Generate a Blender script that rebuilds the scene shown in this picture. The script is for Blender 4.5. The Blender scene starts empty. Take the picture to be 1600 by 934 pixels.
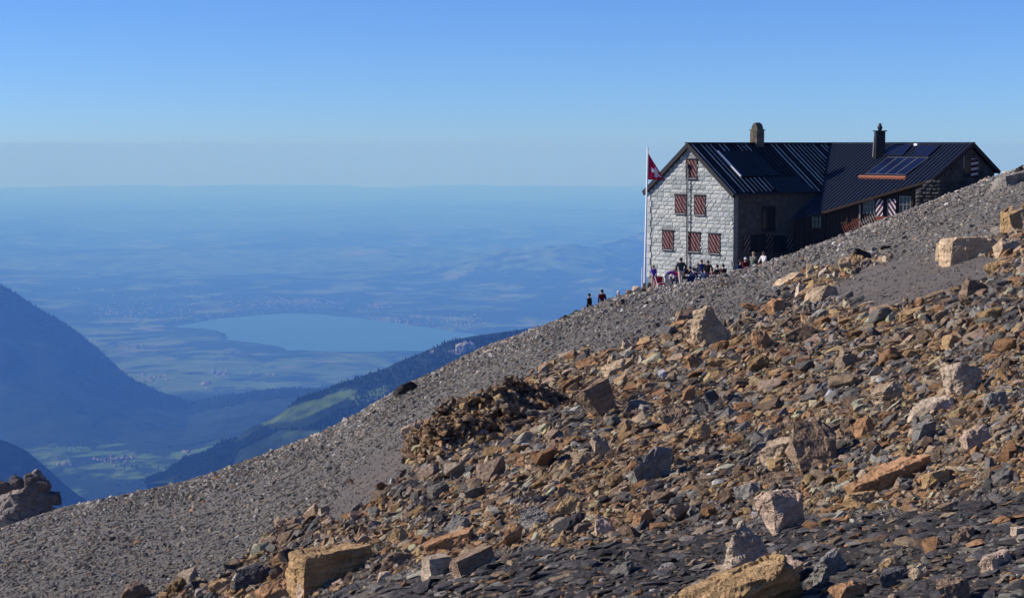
import bpy, bmesh, math, random
import numpy as np
from mathutils import Vector, Matrix, noise as mnoise
S = bpy.context.scene
COL = S.collection
random.seed(7)
RNG = np.random.default_rng(11)

# ---------------------------------------------------------------- camera
FPX = 2700.0                       # focal length in pixels of the 1600 px wide photograph
PITCH = math.atan(242.0 / FPX)
cam = bpy.data.cameras.new('camera'); cam_o = bpy.data.objects.new('camera', cam); COL.objects.link(cam_o)
cam.sensor_width = 36.0; cam.lens = 36.0 * FPX / 1600.0
cam.clip_start = 0.3; cam.clip_end = 600000.0
cam_o.location = (0, 0, 0); cam_o.rotation_euler = (math.pi / 2 - PITCH, 0, 0)
S.camera = cam_o

# ---------------------------------------------------------------- light, sky, exposure
SUN_EL = math.radians(28.0); SUN_AZ = math.radians(-90 + 4)      # azimuth from +Y towards +X
sdir = Vector((math.sin(SUN_AZ) * math.cos(SUN_EL), math.cos(SUN_AZ) * math.cos(SUN_EL), math.sin(SUN_EL)))
sun = bpy.data.lights.new('sun', 'SUN'); sun.energy = 5.0; sun.angle = math.radians(0.5); sun.color = (1.0, 0.90, 0.82)
sun_o = bpy.data.objects.new('sun', sun); COL.objects.link(sun_o)
sun_o.rotation_euler = (-sdir).to_track_quat('-Z', 'Y').to_euler()
W = bpy.data.worlds.new('World'); S.world = W; W.use_nodes = True
wn = W.node_tree.nodes; wl = W.node_tree.links
bg = wn['Background']; bg.inputs['Strength'].default_value = 0.082
sky = wn.new('ShaderNodeTexSky'); sky.sky_type = 'NISHITA'; sky.sun_disc = False
sky.sun_elevation = SUN_EL; sky.sun_rotation = SUN_AZ; sky.altitude = 2800
sky.air_density = 1.0; sky.dust_density = 0.6; sky.ozone_density = 2.0
tint = wn.new('ShaderNodeMix'); tint.data_type = 'RGBA'; tint.blend_type = 'MULTIPLY'; tint.inputs[0].default_value = 1.0
tint.inputs[7].default_value = (0.62, 0.98, 1.70, 1)          # camera white balance leans to blue
wl.new(sky.outputs[0], tint.inputs[6]); wl.new(tint.outputs[2], bg.inputs['Color'])
S.view_settings.view_transform = 'Standard'; S.view_settings.look = 'None'
S.view_settings.exposure = 0.0; S.view_settings.gamma = 1.0
S.view_settings.use_curve_mapping = False
S.cycles.volume_bounces = 3
S.cycles.max_bounces = 6

# ---------------------------------------------------------------- helpers
CP, SP = math.cos(PITCH), math.sin(PITCH)
def P(u, v, y):
    """the point at distance y (metres ahead) that is seen at photo pixel (u, v)"""
    a, b = u - 800.0, 467.0 - v
    t = y / (FPX * CP + b * SP)
    return Vector((a * t, y, (b * CP - FPX * SP) * t))
def conv(u, v):
    p = P(u, v, FPX)
    return p.x, -p.z
def PT(u, v, y0, nx, ny):
    """the point seen at (u, v) on the upright plane through (u0 on axis) ... n . p = d"""
    d = P(u, v, 1.0)
    k = y0 / (nx * d.x + ny * d.y)
    return d * k
def prop(o, label=None, cat=None, group=None, kind=None):
    if label: o['label'] = label
    if cat: o['category'] = cat
    if group: o['group'] = group
    if kind: o['kind'] = kind
    return o
def empty(name, loc, rz=0.0, label=None, cat=None, group=None):
    o = bpy.data.objects.new(name, None); COL.objects.link(o)
    o.location = loc; o.rotation_euler = (0, 0, rz); o.empty_display_size = 0.3
    return prop(o, label, cat, group)
def mesh_obj(name, me, mat=None, parent=None, loc=None, world=True):
    o = bpy.data.objects.new(name, me); COL.objects.link(o)
    if mat is not None and len(me.materials) == 0:
        for m in (mat if isinstance(mat, (list, tuple)) else [mat]): me.materials.append(m)
    if parent is not None:
        o.parent = parent
        if world:
            o.matrix_parent_inverse = WORLD[parent.name].inverted() if parent.name in WORLD else parent_world(parent).inverted()
    if loc is not None: o.location = loc
    return o
WORLD = {}
def parent_world(o):
    m = Matrix.LocRotScale(o.location, o.rotation_euler, o.scale)
    if o.parent: m = parent_world(o.parent) @ o.matrix_parent_inverse @ m
    return m
def from_np(name, V, F, smooth=False):
    me = bpy.data.meshes.new(name)
    V = np.asarray(V, dtype=np.float32); F = np.asarray(F, dtype=np.int32)
    me.vertices.add(len(V)); me.vertices.foreach_set('co', V.ravel())
    n = F.shape[1]
    me.loops.add(F.size); me.loops.foreach_set('vertex_index', F.ravel())
    me.polygons.add(len(F)); me.polygons.foreach_set('loop_start', np.arange(0, F.size, n, dtype=np.int32))
    me.polygons.foreach_set('loop_total', np.full(len(F), n, dtype=np.int32))
    if smooth: me.polygons.foreach_set('use_smooth', np.ones(len(F), dtype=bool))
    me.update(calc_edges=True); me.validate()
    return me
def grid_faces(nr, nc):
    i = np.arange(nr - 1)[:, None] * nc + np.arange(nc - 1)[None, :]
    return np.stack([i, i + 1, i + nc + 1, i + nc], -1).reshape(-1, 4)
def _hash(ix, iy, s):
    h = (ix.astype(np.int64) * 374761393 + iy.astype(np.int64) * 668265263 + s * 1274126177) & 0x7fffffff
    h = ((h ^ (h >> 13)) * 1274126177) & 0x7fffffff
    return ((h ^ (h >> 16)) & 0xffff) / 65535.0
def vnoise(x, y, s=0):
    ix, iy = np.floor(x), np.floor(y); fx, fy = x - ix, y - iy
    fx = fx * fx * (3 - 2 * fx); fy = fy * fy * (3 - 2 * fy)
    a = _hash(ix, iy, s); b = _hash(ix + 1, iy, s); c = _hash(ix, iy + 1, s); d = _hash(ix + 1, iy + 1, s)
    return (a * (1 - fx) + b * fx) * (1 - fy) + (c * (1 - fx) + d * fx) * fy - 0.5
def fbm(x, y, s=0, o=4):
    r = 0; a = 1.0
    for k in range(o):
        r = r + a * vnoise(x * 2 ** k, y * 2 ** k, s + k * 17); a *= 0.5
    return r
def inpoly(u, v, poly):
    u = np.asarray(u, float); v = np.asarray(v, float); r = np.zeros(u.shape, bool)
    n = len(poly)
    for i in range(n):
        x1, y1 = poly[i]; x2, y2 = poly[(i + 1) % n]
        if y1 == y2: continue
        c = ((y1 > v) != (y2 > v)) & (u < (x2 - x1) * (v - y1) / (y2 - y1) + x1)
        r ^= c
    return r
def sm(a, b, x):
    t = np.clip((x - a) / (b - a), 0, 1); return t * t * (3 - 2 * t)

# node helper
class NT:
    def __init__(s, name):
        s.m = bpy.data.materials.new(name); s.m.use_nodes = True
        s.n = s.m.node_tree.nodes; s.l = s.m.node_tree.links
        s.b = s.n['Principled BSDF']
    def node(s, t, **k):
        o = s.n.new(t)
        for a, b in k.items(): setattr(o, a, b)
        return o
    def put(s, node, i, val):
        if hasattr(val, 'links') or isinstance(val, bpy.types.NodeSocket): s.l.new(val, node.inputs[i])
        else: node.inputs[i].default_value = val
    def noise(s, vec, scale, detail=4, rough=0.55, dist=0.0):
        o = s.node('ShaderNodeTexNoise'); o.inputs['Scale'].default_value = scale
        o.inputs['Detail'].default_value = detail; o.inputs['Roughness'].default_value = rough
        o.inputs['Distortion'].default_value = dist
        if vec is not None: s.l.new(vec, o.inputs['Vector'])
        return o.outputs['Fac']
    def coords(s, kind='Object', scale=(1, 1, 1), rot=(0, 0, 0)):
        t = s.node('ShaderNodeTexCoord'); m = s.node('ShaderNodeMapping')
        m.inputs['Scale'].default_value = scale; m.inputs['Rotation'].default_value = rot
        s.l.new(t.outputs[kind], m.inputs['Vector']); return m.outputs[0]
    def ramp(s, fac, stops, interp='LINEAR'):
        r = s.node('ShaderNodeValToRGB'); r.color_ramp.interpolation = interp
        e = r.color_ramp.elements
        while len(e) < len(stops): e.new(0.5)
        for i, (p, c) in enumerate(stops):
            e[i].position = p; e[i].color = (*c, 1) if len(c) == 3 else c
        s.l.new(fac, r.inputs[0]); return r.outputs[0]
    def mix(s, fac, a, b, mode='MIX'):
        o = s.node('ShaderNodeMix', data_type='RGBA', blend_type=mode)
        for i, val in ((0, fac), (6, a), (7, b)):
            if isinstance(val, bpy.types.NodeSocket): s.l.new(val, o.inputs[i])
            else: o.inputs[i].default_value = val if i == 0 else ((*val, 1) if len(val) == 3 else val)
        return o.outputs[2]
    def math(s, op, a, b=0.5, c=None):
        o = s.node('ShaderNodeMath', operation=op)
        for i, val in enumerate((a, b) if c is None else (a, b, c)):
            if isinstance(val, bpy.types.NodeSocket): s.l.new(val, o.inputs[i])
            else: o.inputs[i].default_value = val
        return o.outputs[0]
    def bump(s, h, dist, strength=1.0, prev=None):
        o = s.node('ShaderNodeBump'); o.inputs['Distance'].default_value = dist
        o.inputs['Strength'].default_value = strength; s.l.new(h, o.inputs['Height'])
        if prev is not None: s.l.new(prev, o.inputs['Normal'])
        return o.outputs[0]
    def out(s, color=None, rough=0.85, normal=None, metal=0.0, spec=0.3):
        if isinstance(color, bpy.types.NodeSocket): s.l.new(color, s.b.inputs['Base Color'])
        elif color is not None: s.b.inputs['Base Color'].default_value = (*color, 1)
        if isinstance(rough, bpy.types.NodeSocket): s.l.new(rough, s.b.inputs['Roughness'])
        else: s.b.inputs['Roughness'].default_value = rough
        s.b.inputs['Metallic'].default_value = metal; s.b.inputs['Specular IOR Level'].default_value = spec
        if normal is not None: s.l.new(normal, s.b.inputs['Normal'])
        return s.m

# ================================================================ THE SLOPE IN FRONT
SIL = [(-500, 940), (-200, 880), (0, 829), (100, 795), (200, 774), (280, 757), (340, 738), (400, 716), (450, 697), (500, 678), (545, 656),
       (590, 628), (650, 595), (700, 571), (750, 546), (830, 517), (900, 490), (960, 466), (1000, 455), (1050, 449),
       (1100, 438), (1145, 425), (1180, 418), (1240, 397), (1350, 356), (1430, 326), (1470, 310), (1558, 276), (1600, 262),
       (1700, 222), (2000, 110)]
DCT = [(-500, 120), (0, 120), (280, 100), (560, 90), (830, 104), (1000, 108), (1200, 108), (1560, 107), (2000, 107)]
cx = np.array([conv(u, v) for u, v in SIL])
FX = np.linspace(-1500, 1300, 1401)
fv = np.interp(FX, cx[:, 0], cx[:, 1])
fv = np.where(FX < cx[0, 0], cx[0, 1] - (FX - cx[0, 0]) * 0.33, fv)
fv = np.where(FX > cx[-1, 0], cx[-1, 1] - (FX - cx[-1, 0]) * 0.36, fv)
k9 = np.ones(9) / 9
fvs = np.convolve(np.pad(fv, 4, mode='edge'), k9, 'valid')
dct = np.array([(conv(u, 500)[0], d) for u, d in DCT])
def vsil(X): return np.interp(X, FX, fvs) + np.where(X > FX[-1], -(X - FX[-1]) * 0.36, 0) + np.where(X < FX[0], -(X - FX[0]) * 0.33, 0)
def dcr(X): return np.interp(X, dct[:, 0], dct[:, 1])
HH = 1.6
def vinf(X):
    # smooth far away from the crest, so that wiggles of the skyline do not run down to the camera
    return vsil(X) - 2700 * HH / dcr(X)
FXw = np.convolve(np.pad(vinf(FX), 60, mode='reflect', reflect_type='odd'), np.ones(121) / 121, 'valid')
def vinf_s(X): return np.interp(X, FX, FXw) + np.where(X > FX[-1], -(X - FX[-1]) * 0.36, 0) + np.where(X < FX[0], -(X - FX[0]) * 0.33, 0)
def ground0(x, y):
    x = np.asarray(x, float); y = np.asarray(y, float)
    ys = np.maximum(y, 0.4)
    X = 2700 * x / ys
    Xc = np.clip(X, -1500, 1300)
    D = dcr(Xc)
    w = sm(0.25, 0.9, ys / D)
    Vi = vinf(Xc) * w + vinf_s(Xc) * (1 - w) - (X - Xc) * 0.345
    z = -Vi * ys / 2700 - HH
    # behind the crest
    zc = -vsil(Xc) * D / 2700 + (X - Xc) * 0.345 * D / 2700
    t = np.maximum(ys - D, 0)
    left = sm(238, 198, X) # 1 on the open side, 0 behind the hut
    zb = zc - (0.12 * t + 0.012 * t * t * (t < 30) + (t >= 30) * (10.8 + 0.75 * (t - 30))) * left
    k = sm(370, 470, X); zt = (-9.35) * (1 - k) + (zc - 0.45) * k
    q = sm(0, 3, t); zh = zc * (1 - q) + zt * q - np.maximum(t - 13, 0) * 0.6
    z2 = zb * left + zh * (1 - left)
    return np.where(ys > D, z2, z)
def relief(x, y):
    n = fbm(x * 0.16, y * 0.10, 5, 3) * 0.22 + fbm(x * 0.9, y * 0.7, 9, 4) * 0.09
    X = 2700 * x / np.maximum(y, 0.5)
    D = dcr(np.clip(X, -1500, 1300))
    return n * sm(1.0, 0.75, y / D) * sm(2, 7, y) * np.where(y < 30, 1, 0.8)
def ground(x, y): return ground0(x, y) + relief(np.asarray(x, float), np.asarray(y, float))
def to_uv(x, y, z):
    c = y * CP - z * SP; up = z * CP + y * SP
    return 800 + FPX * x / c, 467 - FPX * up / c
YT = np.geomspace(2.2, 130, 900)
def hit(u, v):
    """where the ray through photo pixel (u, v) first meets the slope"""
    d = P(u, v, 1.0)
    x = d.x * YT; z = d.z * YT
    g = ground(x, YT)
    k = np.argmax(z <= g)
    if z[k] > g[k]: return None
    if k == 0: return Vector((x[0], YT[0], g[0]))
    f0, f1 = z[k - 1] - g[k - 1], g[k] - z[k]
    y = YT[k - 1] + (YT[k] - YT[k - 1]) * f0 / (f0 + f1)
    return Vector((d.x * y, y, d.z * y))
def gnormal(x, y, e=0.4):
    dzx = (ground(x + e, y) - ground(x - e, y)) / (2 * e); dzy = (ground(x, y + e) - ground(x, y - e)) / (2 * e)
    n = np.stack([-dzx, -dzy, np.ones_like(dzx)], -1)
    return n / np.linalg.norm(n, axis=-1, keepdims=True)

# zones in photo pixels: rusty rubble, dark slate, bare grey path
RUST = [(150, 960), (330, 905), (450, 815), (560, 770), (640, 700), (760, 640), (880, 560), (975, 530), (1050, 505), (1140, 502), (1185, 478),
        (1240, 452), (1290, 425), (1335, 395), (1385, 402), (1335, 440), (1290, 460), (1400, 480), (1480, 450), (1540, 390), (1560, 330), (1640, 320), (1800, 330),
        (1800, 730), (1600, 765), (1400, 800), (1250, 800), (1130, 820), (1000, 838), (830, 850), (700, 870), (560, 900), (420, 960)]
SLATE = [(420, 960), (560, 915), (700, 880), (830, 858), (1000, 842), (1130, 826), (1250, 808), (1400, 806), (1600, 772), (1900, 730), (1900, 1100), (420, 1100)]
PATH = [(1290, 455), (1350, 420), (1440, 405), (1560, 400), (1560, 430), (1490, 450), (1450, 472), (1360, 480)]
PATH2 = [(510, 800), (540, 750), (590, 710), (650, 690), (660, 720), (600, 760), (560, 795), (520, 815)]
def zone(u, v):
    """weights rust, slate, path with uneven edges"""
    du = fbm(u / 60, v / 60, 31, 4) * 46; dv = fbm(u / 60, v / 60, 47, 4) * 26
    a = inpoly(u + du, v + dv, RUST); b = inpoly(u + du * .5, v + dv * .5, SLATE)
    c = inpoly(u + du * .3, v + dv * .3, PATH) | inpoly(u + du * .3, v + dv * .3, PATH2)
    return a & ~c, b & ~a, c

# slope mesh
ys = np.concatenate([np.linspace(-12, 3, 16), np.geomspace(3.3, 104, 330)[:], np.linspace(104.5, 135, 62), np.geomspace(137, 3000, 40)])
ss = np.linspace(-1, 1, 561)
Yg = np.repeat(ys[:, None], len(ss), 1)
Xg = ss[None, :] * (9 + np.abs(Yg) * 0.46)
Zg = ground(Xg, Yg)
Zg = np.where(Yg < 0.5, ground(Xg, np.full_like(Yg, 0.5)) - np.minimum(Yg - .5, 0) * 0.10, Zg)
me = from_np('slope', np.stack([Xg, Yg, Zg], -1).reshape(-1, 3), grid_faces(*Xg.shape), True)
uu, vv = to_uv(Xg, np.maximum(Yg, 2.0), Zg)
za, zb_, zc_ = zone(uu, vv)
att = me.color_attributes.new('zone', 'FLOAT_COLOR', 'POINT')
cc = np.zeros((Xg.size, 4), np.float32); cc[:, 0] = za.ravel(); cc[:, 1] = zb_.ravel(); cc[:, 2] = zc_.ravel(); cc[:, 3] = 1
att.data.foreach_set('color', cc.ravel())
g = NT('scree_ground')
co = g.coords('Object')
at = g.node('ShaderNodeAttribute', attribute_name='zone')
sep = g.node('ShaderNodeSeparateColor'); g.l.new(at.outputs['Color'], sep.inputs[0])
n1 = g.noise(co, 9.0, 8, 0.7); n2 = g.noise(co, 1.3, 4, 0.6); n3 = g.noise(co, 42.0, 4, 0.7)
grey = g.ramp(n1, [(0.3, (0.09, 0.084, 0.072)), (0.55, (0.20, 0.186, 0.16)), (0.75, (0.31, 0.29, 0.25))])
rust = g.ramp(n1, [(0.28, (0.04, 0.032, 0.025)), (0.5, (0.10, 0.075, 0.055)), (0.75, (0.22, 0.155, 0.10))])
slate = g.ramp(n1, [(0.3, (0.03, 0.03, 0.03)), (0.6, (0.075, 0.073, 0.072)), (0.8, (0.13, 0.125, 0.12))])
path = g.ramp(n1, [(0.3, (0.14, 0.123, 0.105)), (0.7, (0.20, 0.178, 0.155))])
c = g.mix(sep.outputs[0], grey, rust); c = g.mix(sep.outputs[1], c, slate); c = g.mix(sep.outputs[2], c, path)
tint = g.ramp(n2, [(0.35, (0.82, 0.84, 0.9)), (0.65, (1.12, 1.05, 0.96))])
c = g.mix(1.0, c, tint, 'MULTIPLY')
nb = g.bump(n1, 0.06, 0.9); nb = g.bump(n3, 0.02, 0.8, nb)
M_GROUND = g.out(c, 0.95, nb, spec=0.15)
prop(mesh_obj('scree_slope', me, M_GROUND), 'grey scree mountainside rising to the right below the hut', kind='structure')

# ================================================================ FAR COUNTRY
def simple_early(name, col, rough):
    g = NT(name); return g.out(col, rough, None, spec=0.0)
RE = 6371000.0 * 1.13
def curv(d2): return d2 / (2 * RE)
LAKE_Z = -2280.0
def on_level(u, v, z0):
    """point seen at (u, v) on the curved level surface whose height is z0 under the camera"""
    d = P(u, v, 1.0); q = (d.x ** 2 + 1.0)
    A = q / (2 * RE); B = d.z; C = -z0           # z = d.z*y ; z0 - q y^2/2R = d.z y
    disc = B * B - 4 * A * C
    if disc < 0: return None
    y = (-B - math.sqrt(disc)) / (2 * A)
    return d * y
def plain_z(x, y):
    d2 = x * x + y * y; d = np.sqrt(d2)
    h = 20 + fbm(x / 5000, y / 9000, 3, 4) * 260 * sm(24000, 42000, d) + 30 * fbm(x / 1500, y / 2500, 8, 3)
    X = 2700 * x / y
    h = h + sm(20500, 17500, d) * 40
    # wooded hills right of the lake
    for (u0, D0, hh, wx, wy) in ((900, 30500, 330, 1900, 1900), (1020, 33500, 470, 1500, 2300), (760, 31500, 190, 1500, 1500), (620, 36000, 180, 2200, 1500), (960, 27200, 210, 800, 1000)):
        h = h + hh * np.exp(-((x - (u0 - 800) / 2700 * D0) / wx) ** 2 - ((y - D0) / wy) ** 2) * (1 + .5 * fbm(x / 700, y / 900, 12, 3))
    # far range that makes the skyline
    h = h + sm(88000, 118000, d) * (330 + 130 * fbm(x / 12000, y / 30000, 21, 4))
    return LAKE_Z + h - d2 / (2 * RE)
ys = np.concatenate([np.linspace(9000, 36000, 330), np.geomspace(36200, 126000, 230)])
ss = np.linspace(-0.46, 0.46, 420)
Yg = np.repeat(ys[:, None], len(ss), 1); Xg = Yg * ss[None, :]
LAKEP = [(262, 511), (300, 505), (340, 498), (390, 493), (450, 490), (500, 489), (560, 496), (620, 504), (680, 513), (735, 521), (760, 530), (720, 540),
         (655, 550), (560, 551), (500, 551), (452, 550), (443, 543), (400, 536), (352, 531), (356, 522), (330, 516), (290, 514)]
Zg = plain_z(Xg, Yg)
uu, vv = to_uv(Xg, Yg, LAKE_Z - (Xg ** 2 + Yg ** 2) / (2 * RE))
cxm, cym = 520, 523
inl = inpoly(cxm + (uu - cxm) / 1.03, cym + (vv - cym) / 1.08, LAKEP)
Zg = np.where(inl, LAKE_Z - 12 - (Xg ** 2 + Yg ** 2) / (2 * RE), Zg)
me = from_np('plain', np.stack([Xg, Yg, Zg], -1).reshape(-1, 3), grid_faces(*Xg.shape), True)
def country_mat(name, s1, forest=0.5, field=True, dark=(0.016, 0.028, 0.02), green=(0.07, 0.11, 0.035)):
    g = NT(name); co = g.coords('Object')
    n = g.noise(co, 1 / (s1 * 3.2), 7, 0.62, 0.4)
    wood = g.ramp(n, [(forest - 0.03, (0, 0, 0)), (forest + 0.03, (1, 1, 1))])
    v = g.node('ShaderNodeTexVoronoi'); v.inputs['Scale'].default_value = 1 / s1; g.l.new(co, v.inputs['Vector'])
    sv = g.node('ShaderNodeSeparateColor'); g.l.new(v.outputs['Color'], sv.inputs[0])
    fld = g.ramp(sv.outputs[0], [(0.0, green), (0.3, tuple(c * 1.35 for c in green)), (0.5, (green[0] * 1.9, green[1] * 1.5, green[2] * 1.6)), (0.7, tuple(c * .7 for c in green)), (0.9, (green[0] * 2.4, green[1] * 1.5, green[2] * 2.2))], 'CONSTANT')
    if not field: fld = g.ramp(g.noise(co, 1 / s1, 5), [(0.3, tuple(c * .8 for c in green)), (0.7, tuple(c * 1.4 for c in green))])
    dk = g.ramp(g.noise(co, 8 / s1, 5, 0.7), [(0.3, tuple(c * .6 for c in dark)), (0.7, tuple(c * 1.7 for c in dark))])
    c = g.mix(wood, fld, dk)
    at = g.node('ShaderNodeAttribute', attribute_name='meadow')
    mn = g.ramp(g.noise(co, 1 / (s1 * 1.3), 6, 0.65), [(0.44, (1, 1, 1)), (0.56, (0, 0, 0))])
    pasture = g.ramp(g.noise(co, 1 / s1, 5), [(0.3, (0.065, 0.11, 0.03)), (0.7, (0.13, 0.19, 0.05))])
    c = g.mix(g.math('MULTIPLY', at.outputs['Fac'], mn), c, pasture)
    return g.out(c, 1.0, None, spec=0.0)
M_PLAIN = country_mat('farmland', 300, 0.47)
M_HILL = country_mat('wooded_hillside', 260, 0.36, False)
plain = prop(mesh_obj('plain', me, M_PLAIN), 'hazy farmland plain behind the lake reaching to the far range', kind='structure')

lw = [on_level(u, v, LAKE_Z) for u, v in LAKEP]
bm = bmesh.new()
def refine(pts, n=6):
    out = []
    for i in range(len(pts)):
        a, b = pts[i], pts[(i + 1) % len(pts)]
        for k in range(n):
            p = a.lerp(b, k / n); q = 90 * mnoise.noise(Vector((p.x, p.y, 0)) / 900)
            p = Vector((p.x + q, p.y + q * 2.5, 0)); p.z = LAKE_Z - (p.x ** 2 + p.y ** 2) / (2 * RE)
            out.append(p)
    return out
vs = [bm.verts.new(p) for p in refine(lw)]
f = bm.faces.new(vs); bmesh.ops.triangulate(bm, faces=[f])
me = bpy.data.meshes.new('lake'); bm.to_mesh(me); bm.free()
g = NT('lake_water'); co = g.coords('Object')
M_LAKE = g.out((0.03, 0.09, 0.12), 0.35, None, spec=0.5)
prop(mesh_obj('lake', me, M_LAKE), 'pale blue lake far below in the haze', kind='structure')

def paint(me, A, polys, soft=0.0):
    x, y, z = A[..., 0].ravel(), A[..., 1].ravel(), A[..., 2].ravel(); u, v = to_uv(x, y, z)
    u = u + fbm(x / 400, y / 400, 61, 4) * 16; v = v + fbm(x / 400, y / 400, 67, 4) * 9
    m = np.zeros(len(x), bool)
    for q in polys: m |= inpoly(u, v, q)
    a = me.attributes.new('meadow', 'FLOAT', 'POINT'); a.data.foreach_set('value', m.astype(np.float32))
paint(plain.data, np.stack([Xg, Yg, Zg], -1), [[(170, 560), (300, 545), (420, 560), (640, 552), (640, 600), (480, 606), (300, 610), (200, 600)], [(0, 400), (900, 380), (1000, 400), (900, 420), (300, 430), (0, 420)], [(100, 340), (900, 330), (900, 352), (100, 360)]])
def ridge_mesh(top, foot, amp, sc, seed, nu=320, nv=70, back=0.5, tint=None):
    """a hillside between its skyline and its foot; both as (u, v, distance) in the photograph, converted to real places"""
    def res(L):
        L = np.array(L, float); t = (L[:, 0] - L[0, 0]) / (L[-1, 0] - L[0, 0]); q = np.linspace(0, 1, nu)
        return np.stack([np.interp(q, t, L[:, k]) for k in range(3)], 1)
    T, Fo = res(top), res(foot)
    tp = np.array([P(*r) for r in T]); fp = np.array([P(*r) for r in Fo])
    rows = []
    nb = 14
    for j in range(nv + nb):
        if j < nv:
            t = j / (nv - 1)          # foot -> top
            p = fp * (1 - t) + tp * t
            p[:, 2] += 0
            w = math.sin(math.pi * t) ** 0.5 if t < 1 else 0.0
        else:
            t = (j - nv + 1) / nb
            p = tp.copy(); dd = t * 1800.0
            p[:, 1] += dd; p[:, 2] -= dd * back; w = t
        n = fbm(p[:, 0] / sc + seed, p[:, 2] / sc * .6 + p[:, 1] / sc * .35, seed, 5)
        rid = 1 - np.abs(fbm(p[:, 0] / sc * 0.8 + 3, p[:, 1] / sc * .12, seed + 3, 3)) * 2.5
        p[:, 1] -= (n + rid * .6) * amp * w
        p[:, 2] += fbm(p[:, 0] / (sc * .25), p[:, 1] / (sc * .25), seed + 7, 5) * amp * 0.13 * (0.3 + w)
        rows.append(p)
    A = np.stack(rows)
    return from_np('ridge', A.reshape(-1, 3), grid_faces(nv + nb, nu), True), A
def ridge(name, label, mat, *a, **k):
    me, A = ridge_mesh(*a, **k)
    return prop(mesh_obj(name, me, mat), label, kind='structure'), A
M_FOREST = country_mat('forest_slope', 500, 0.25, False, green=(0.03, 0.05, 0.025))
M_MEADOW = country_mat('meadow_slope', 110, 0.42, False, green=(0.075, 0.13, 0.036))
_, A_L = ridge('mountain', 'dark blue forested mountain descending from the left edge to the valley', M_FOREST,
    [(-400, 180, 13000), (-150, 325, 12500), (-60, 398, 12300), (0, 444, 12000), (25, 460, 12000), (50, 477, 12000), (100, 507, 12000), (150, 545, 12000), (200, 588, 12000), (250, 612, 11900), (300, 628, 11800), (340, 618, 11500), (400, 611, 11300), (500, 606, 11000), (650, 600, 11000)],
    [(-400, 760, 9500), (0, 725, 9500), (100, 712, 9400), (200, 702, 9300), (300, 692, 9200), (400, 672, 9100), (500, 665, 9000), (650, 640, 9000)], 420, 1500, 4)
_r, A_R = ridge('ridge', 'wooded ridge with pale crags in front of the lake', M_FOREST,
    [(225, 754, 5900), (262, 732, 5900), (290, 712, 5900), (318, 706, 5900), (345, 690, 5900), (368, 688, 5900), (395, 668, 5900), (425, 656, 5900), (445, 640, 5900), (466, 622, 5900), (500, 612, 5900), (540, 597, 5900), (600, 575, 5900), (650, 554, 5900), (700, 535, 5900), (740, 525, 5900), (800, 517, 5900), (845, 510, 5900), (900, 500, 5900), (1100, 470, 5900)],
    [(225, 757, 5800), (400, 748, 5300), (500, 755, 5100), (600, 770, 4900), (800, 740, 4700), (1100, 660, 4700)], 260, 900, 9)
_v, A_V = ridge('valley_floor', 'green valley floor with meadows and woods between the mountains', M_MEADOW,
    [(-200, 690, 9800), (0, 690, 9700), (100, 690, 9600), (200, 692, 9500), (300, 686, 9400), (400, 668, 9200), (480, 652, 8800), (560, 640, 8500), (800, 640, 8500)],
    [(-200, 860, 6900), (100, 830, 6900), (300, 800, 6900), (500, 740, 6900), (800, 720, 6900)], 130, 900, 15)
_, A_B = ridge('spur', 'dark wooded spur at the lower left behind the rock tower', M_FOREST,
    [(-300, 560, 6000), (-60, 665, 6000), (0, 686, 6000), (40, 703, 6000), (70, 727, 6000), (100, 755, 6000), (130, 777, 6000), (170, 800, 6000), (260, 840, 6000)],
    [(-300, 960, 5000), (0, 950, 5000), (170, 930, 5000), (260, 930, 5000)], 160, 800, 22)

paint(_r.data, A_R, [[(415, 660), (440, 643), (500, 624), (535, 608), (560, 608), (540, 625), (480, 655), (420, 665)], [(372, 705), (440, 676), (505, 674), (470, 692), (400, 716), (360, 722)], [(300, 722), (340, 710), (350, 728), (305, 740)], [(240, 750), (280, 738), (275, 760)], [(450, 702), (500, 690), (490, 712), (455, 722)], [(548, 618), (600, 598), (606, 612), (560, 632)], [(220, 735), (285, 715), (290, 740), (235, 755)]])
paint(_v.data, A_V, [[(30, 705), (80, 692), (120, 720), (60, 724)], [(100, 730), (180, 722), (290, 712), (480, 668), (560, 650), (560, 665), (420, 702), (290, 745), (120, 748)]])
# forest on the near ridges, hamlets and towns: far masses nobody could count
def tree_mesh(pts, hts, seed):
    n = len(pts); rg = np.random.default_rng(seed); V = []; F = []
    k = 5; ang = np.arange(k) * 2 * math.pi / k
    b = np.zeros((n, 2 * k + 2, 3)); r = hts * .24
    for i in range(k):
        b[:, i, 0] = np.cos(ang[i]) * r; b[:, i, 1] = np.sin(ang[i]) * r; b[:, i, 2] = hts * .08
        b[:, k + i, 0] = np.cos(ang[i] + .6) * r * .6; b[:, k + i, 1] = np.sin(ang[i] + .6) * r * .6; b[:, k + i, 2] = hts * .5
    b[:, 2 * k, 2] = hts; b[:, 2 * k + 1, 2] = -hts * .15
    b += pts[:, None, :]
    f = []
    for i in range(k):
        j = (i + 1) % k
        f += [(i, j, k + i), (j, k + j, k + i), (k + i, k + j, 2 * k)]
    f = np.array(f); F = (f[None] + (np.arange(n) * (2 * k + 2))[:, None, None]).reshape(-1, 3)
    return from_np('trees', b.reshape(-1, 3), F)
M_FIR = simple_early('fir_needles', (0.012, 0.022, 0.013), 1.0)
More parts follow.
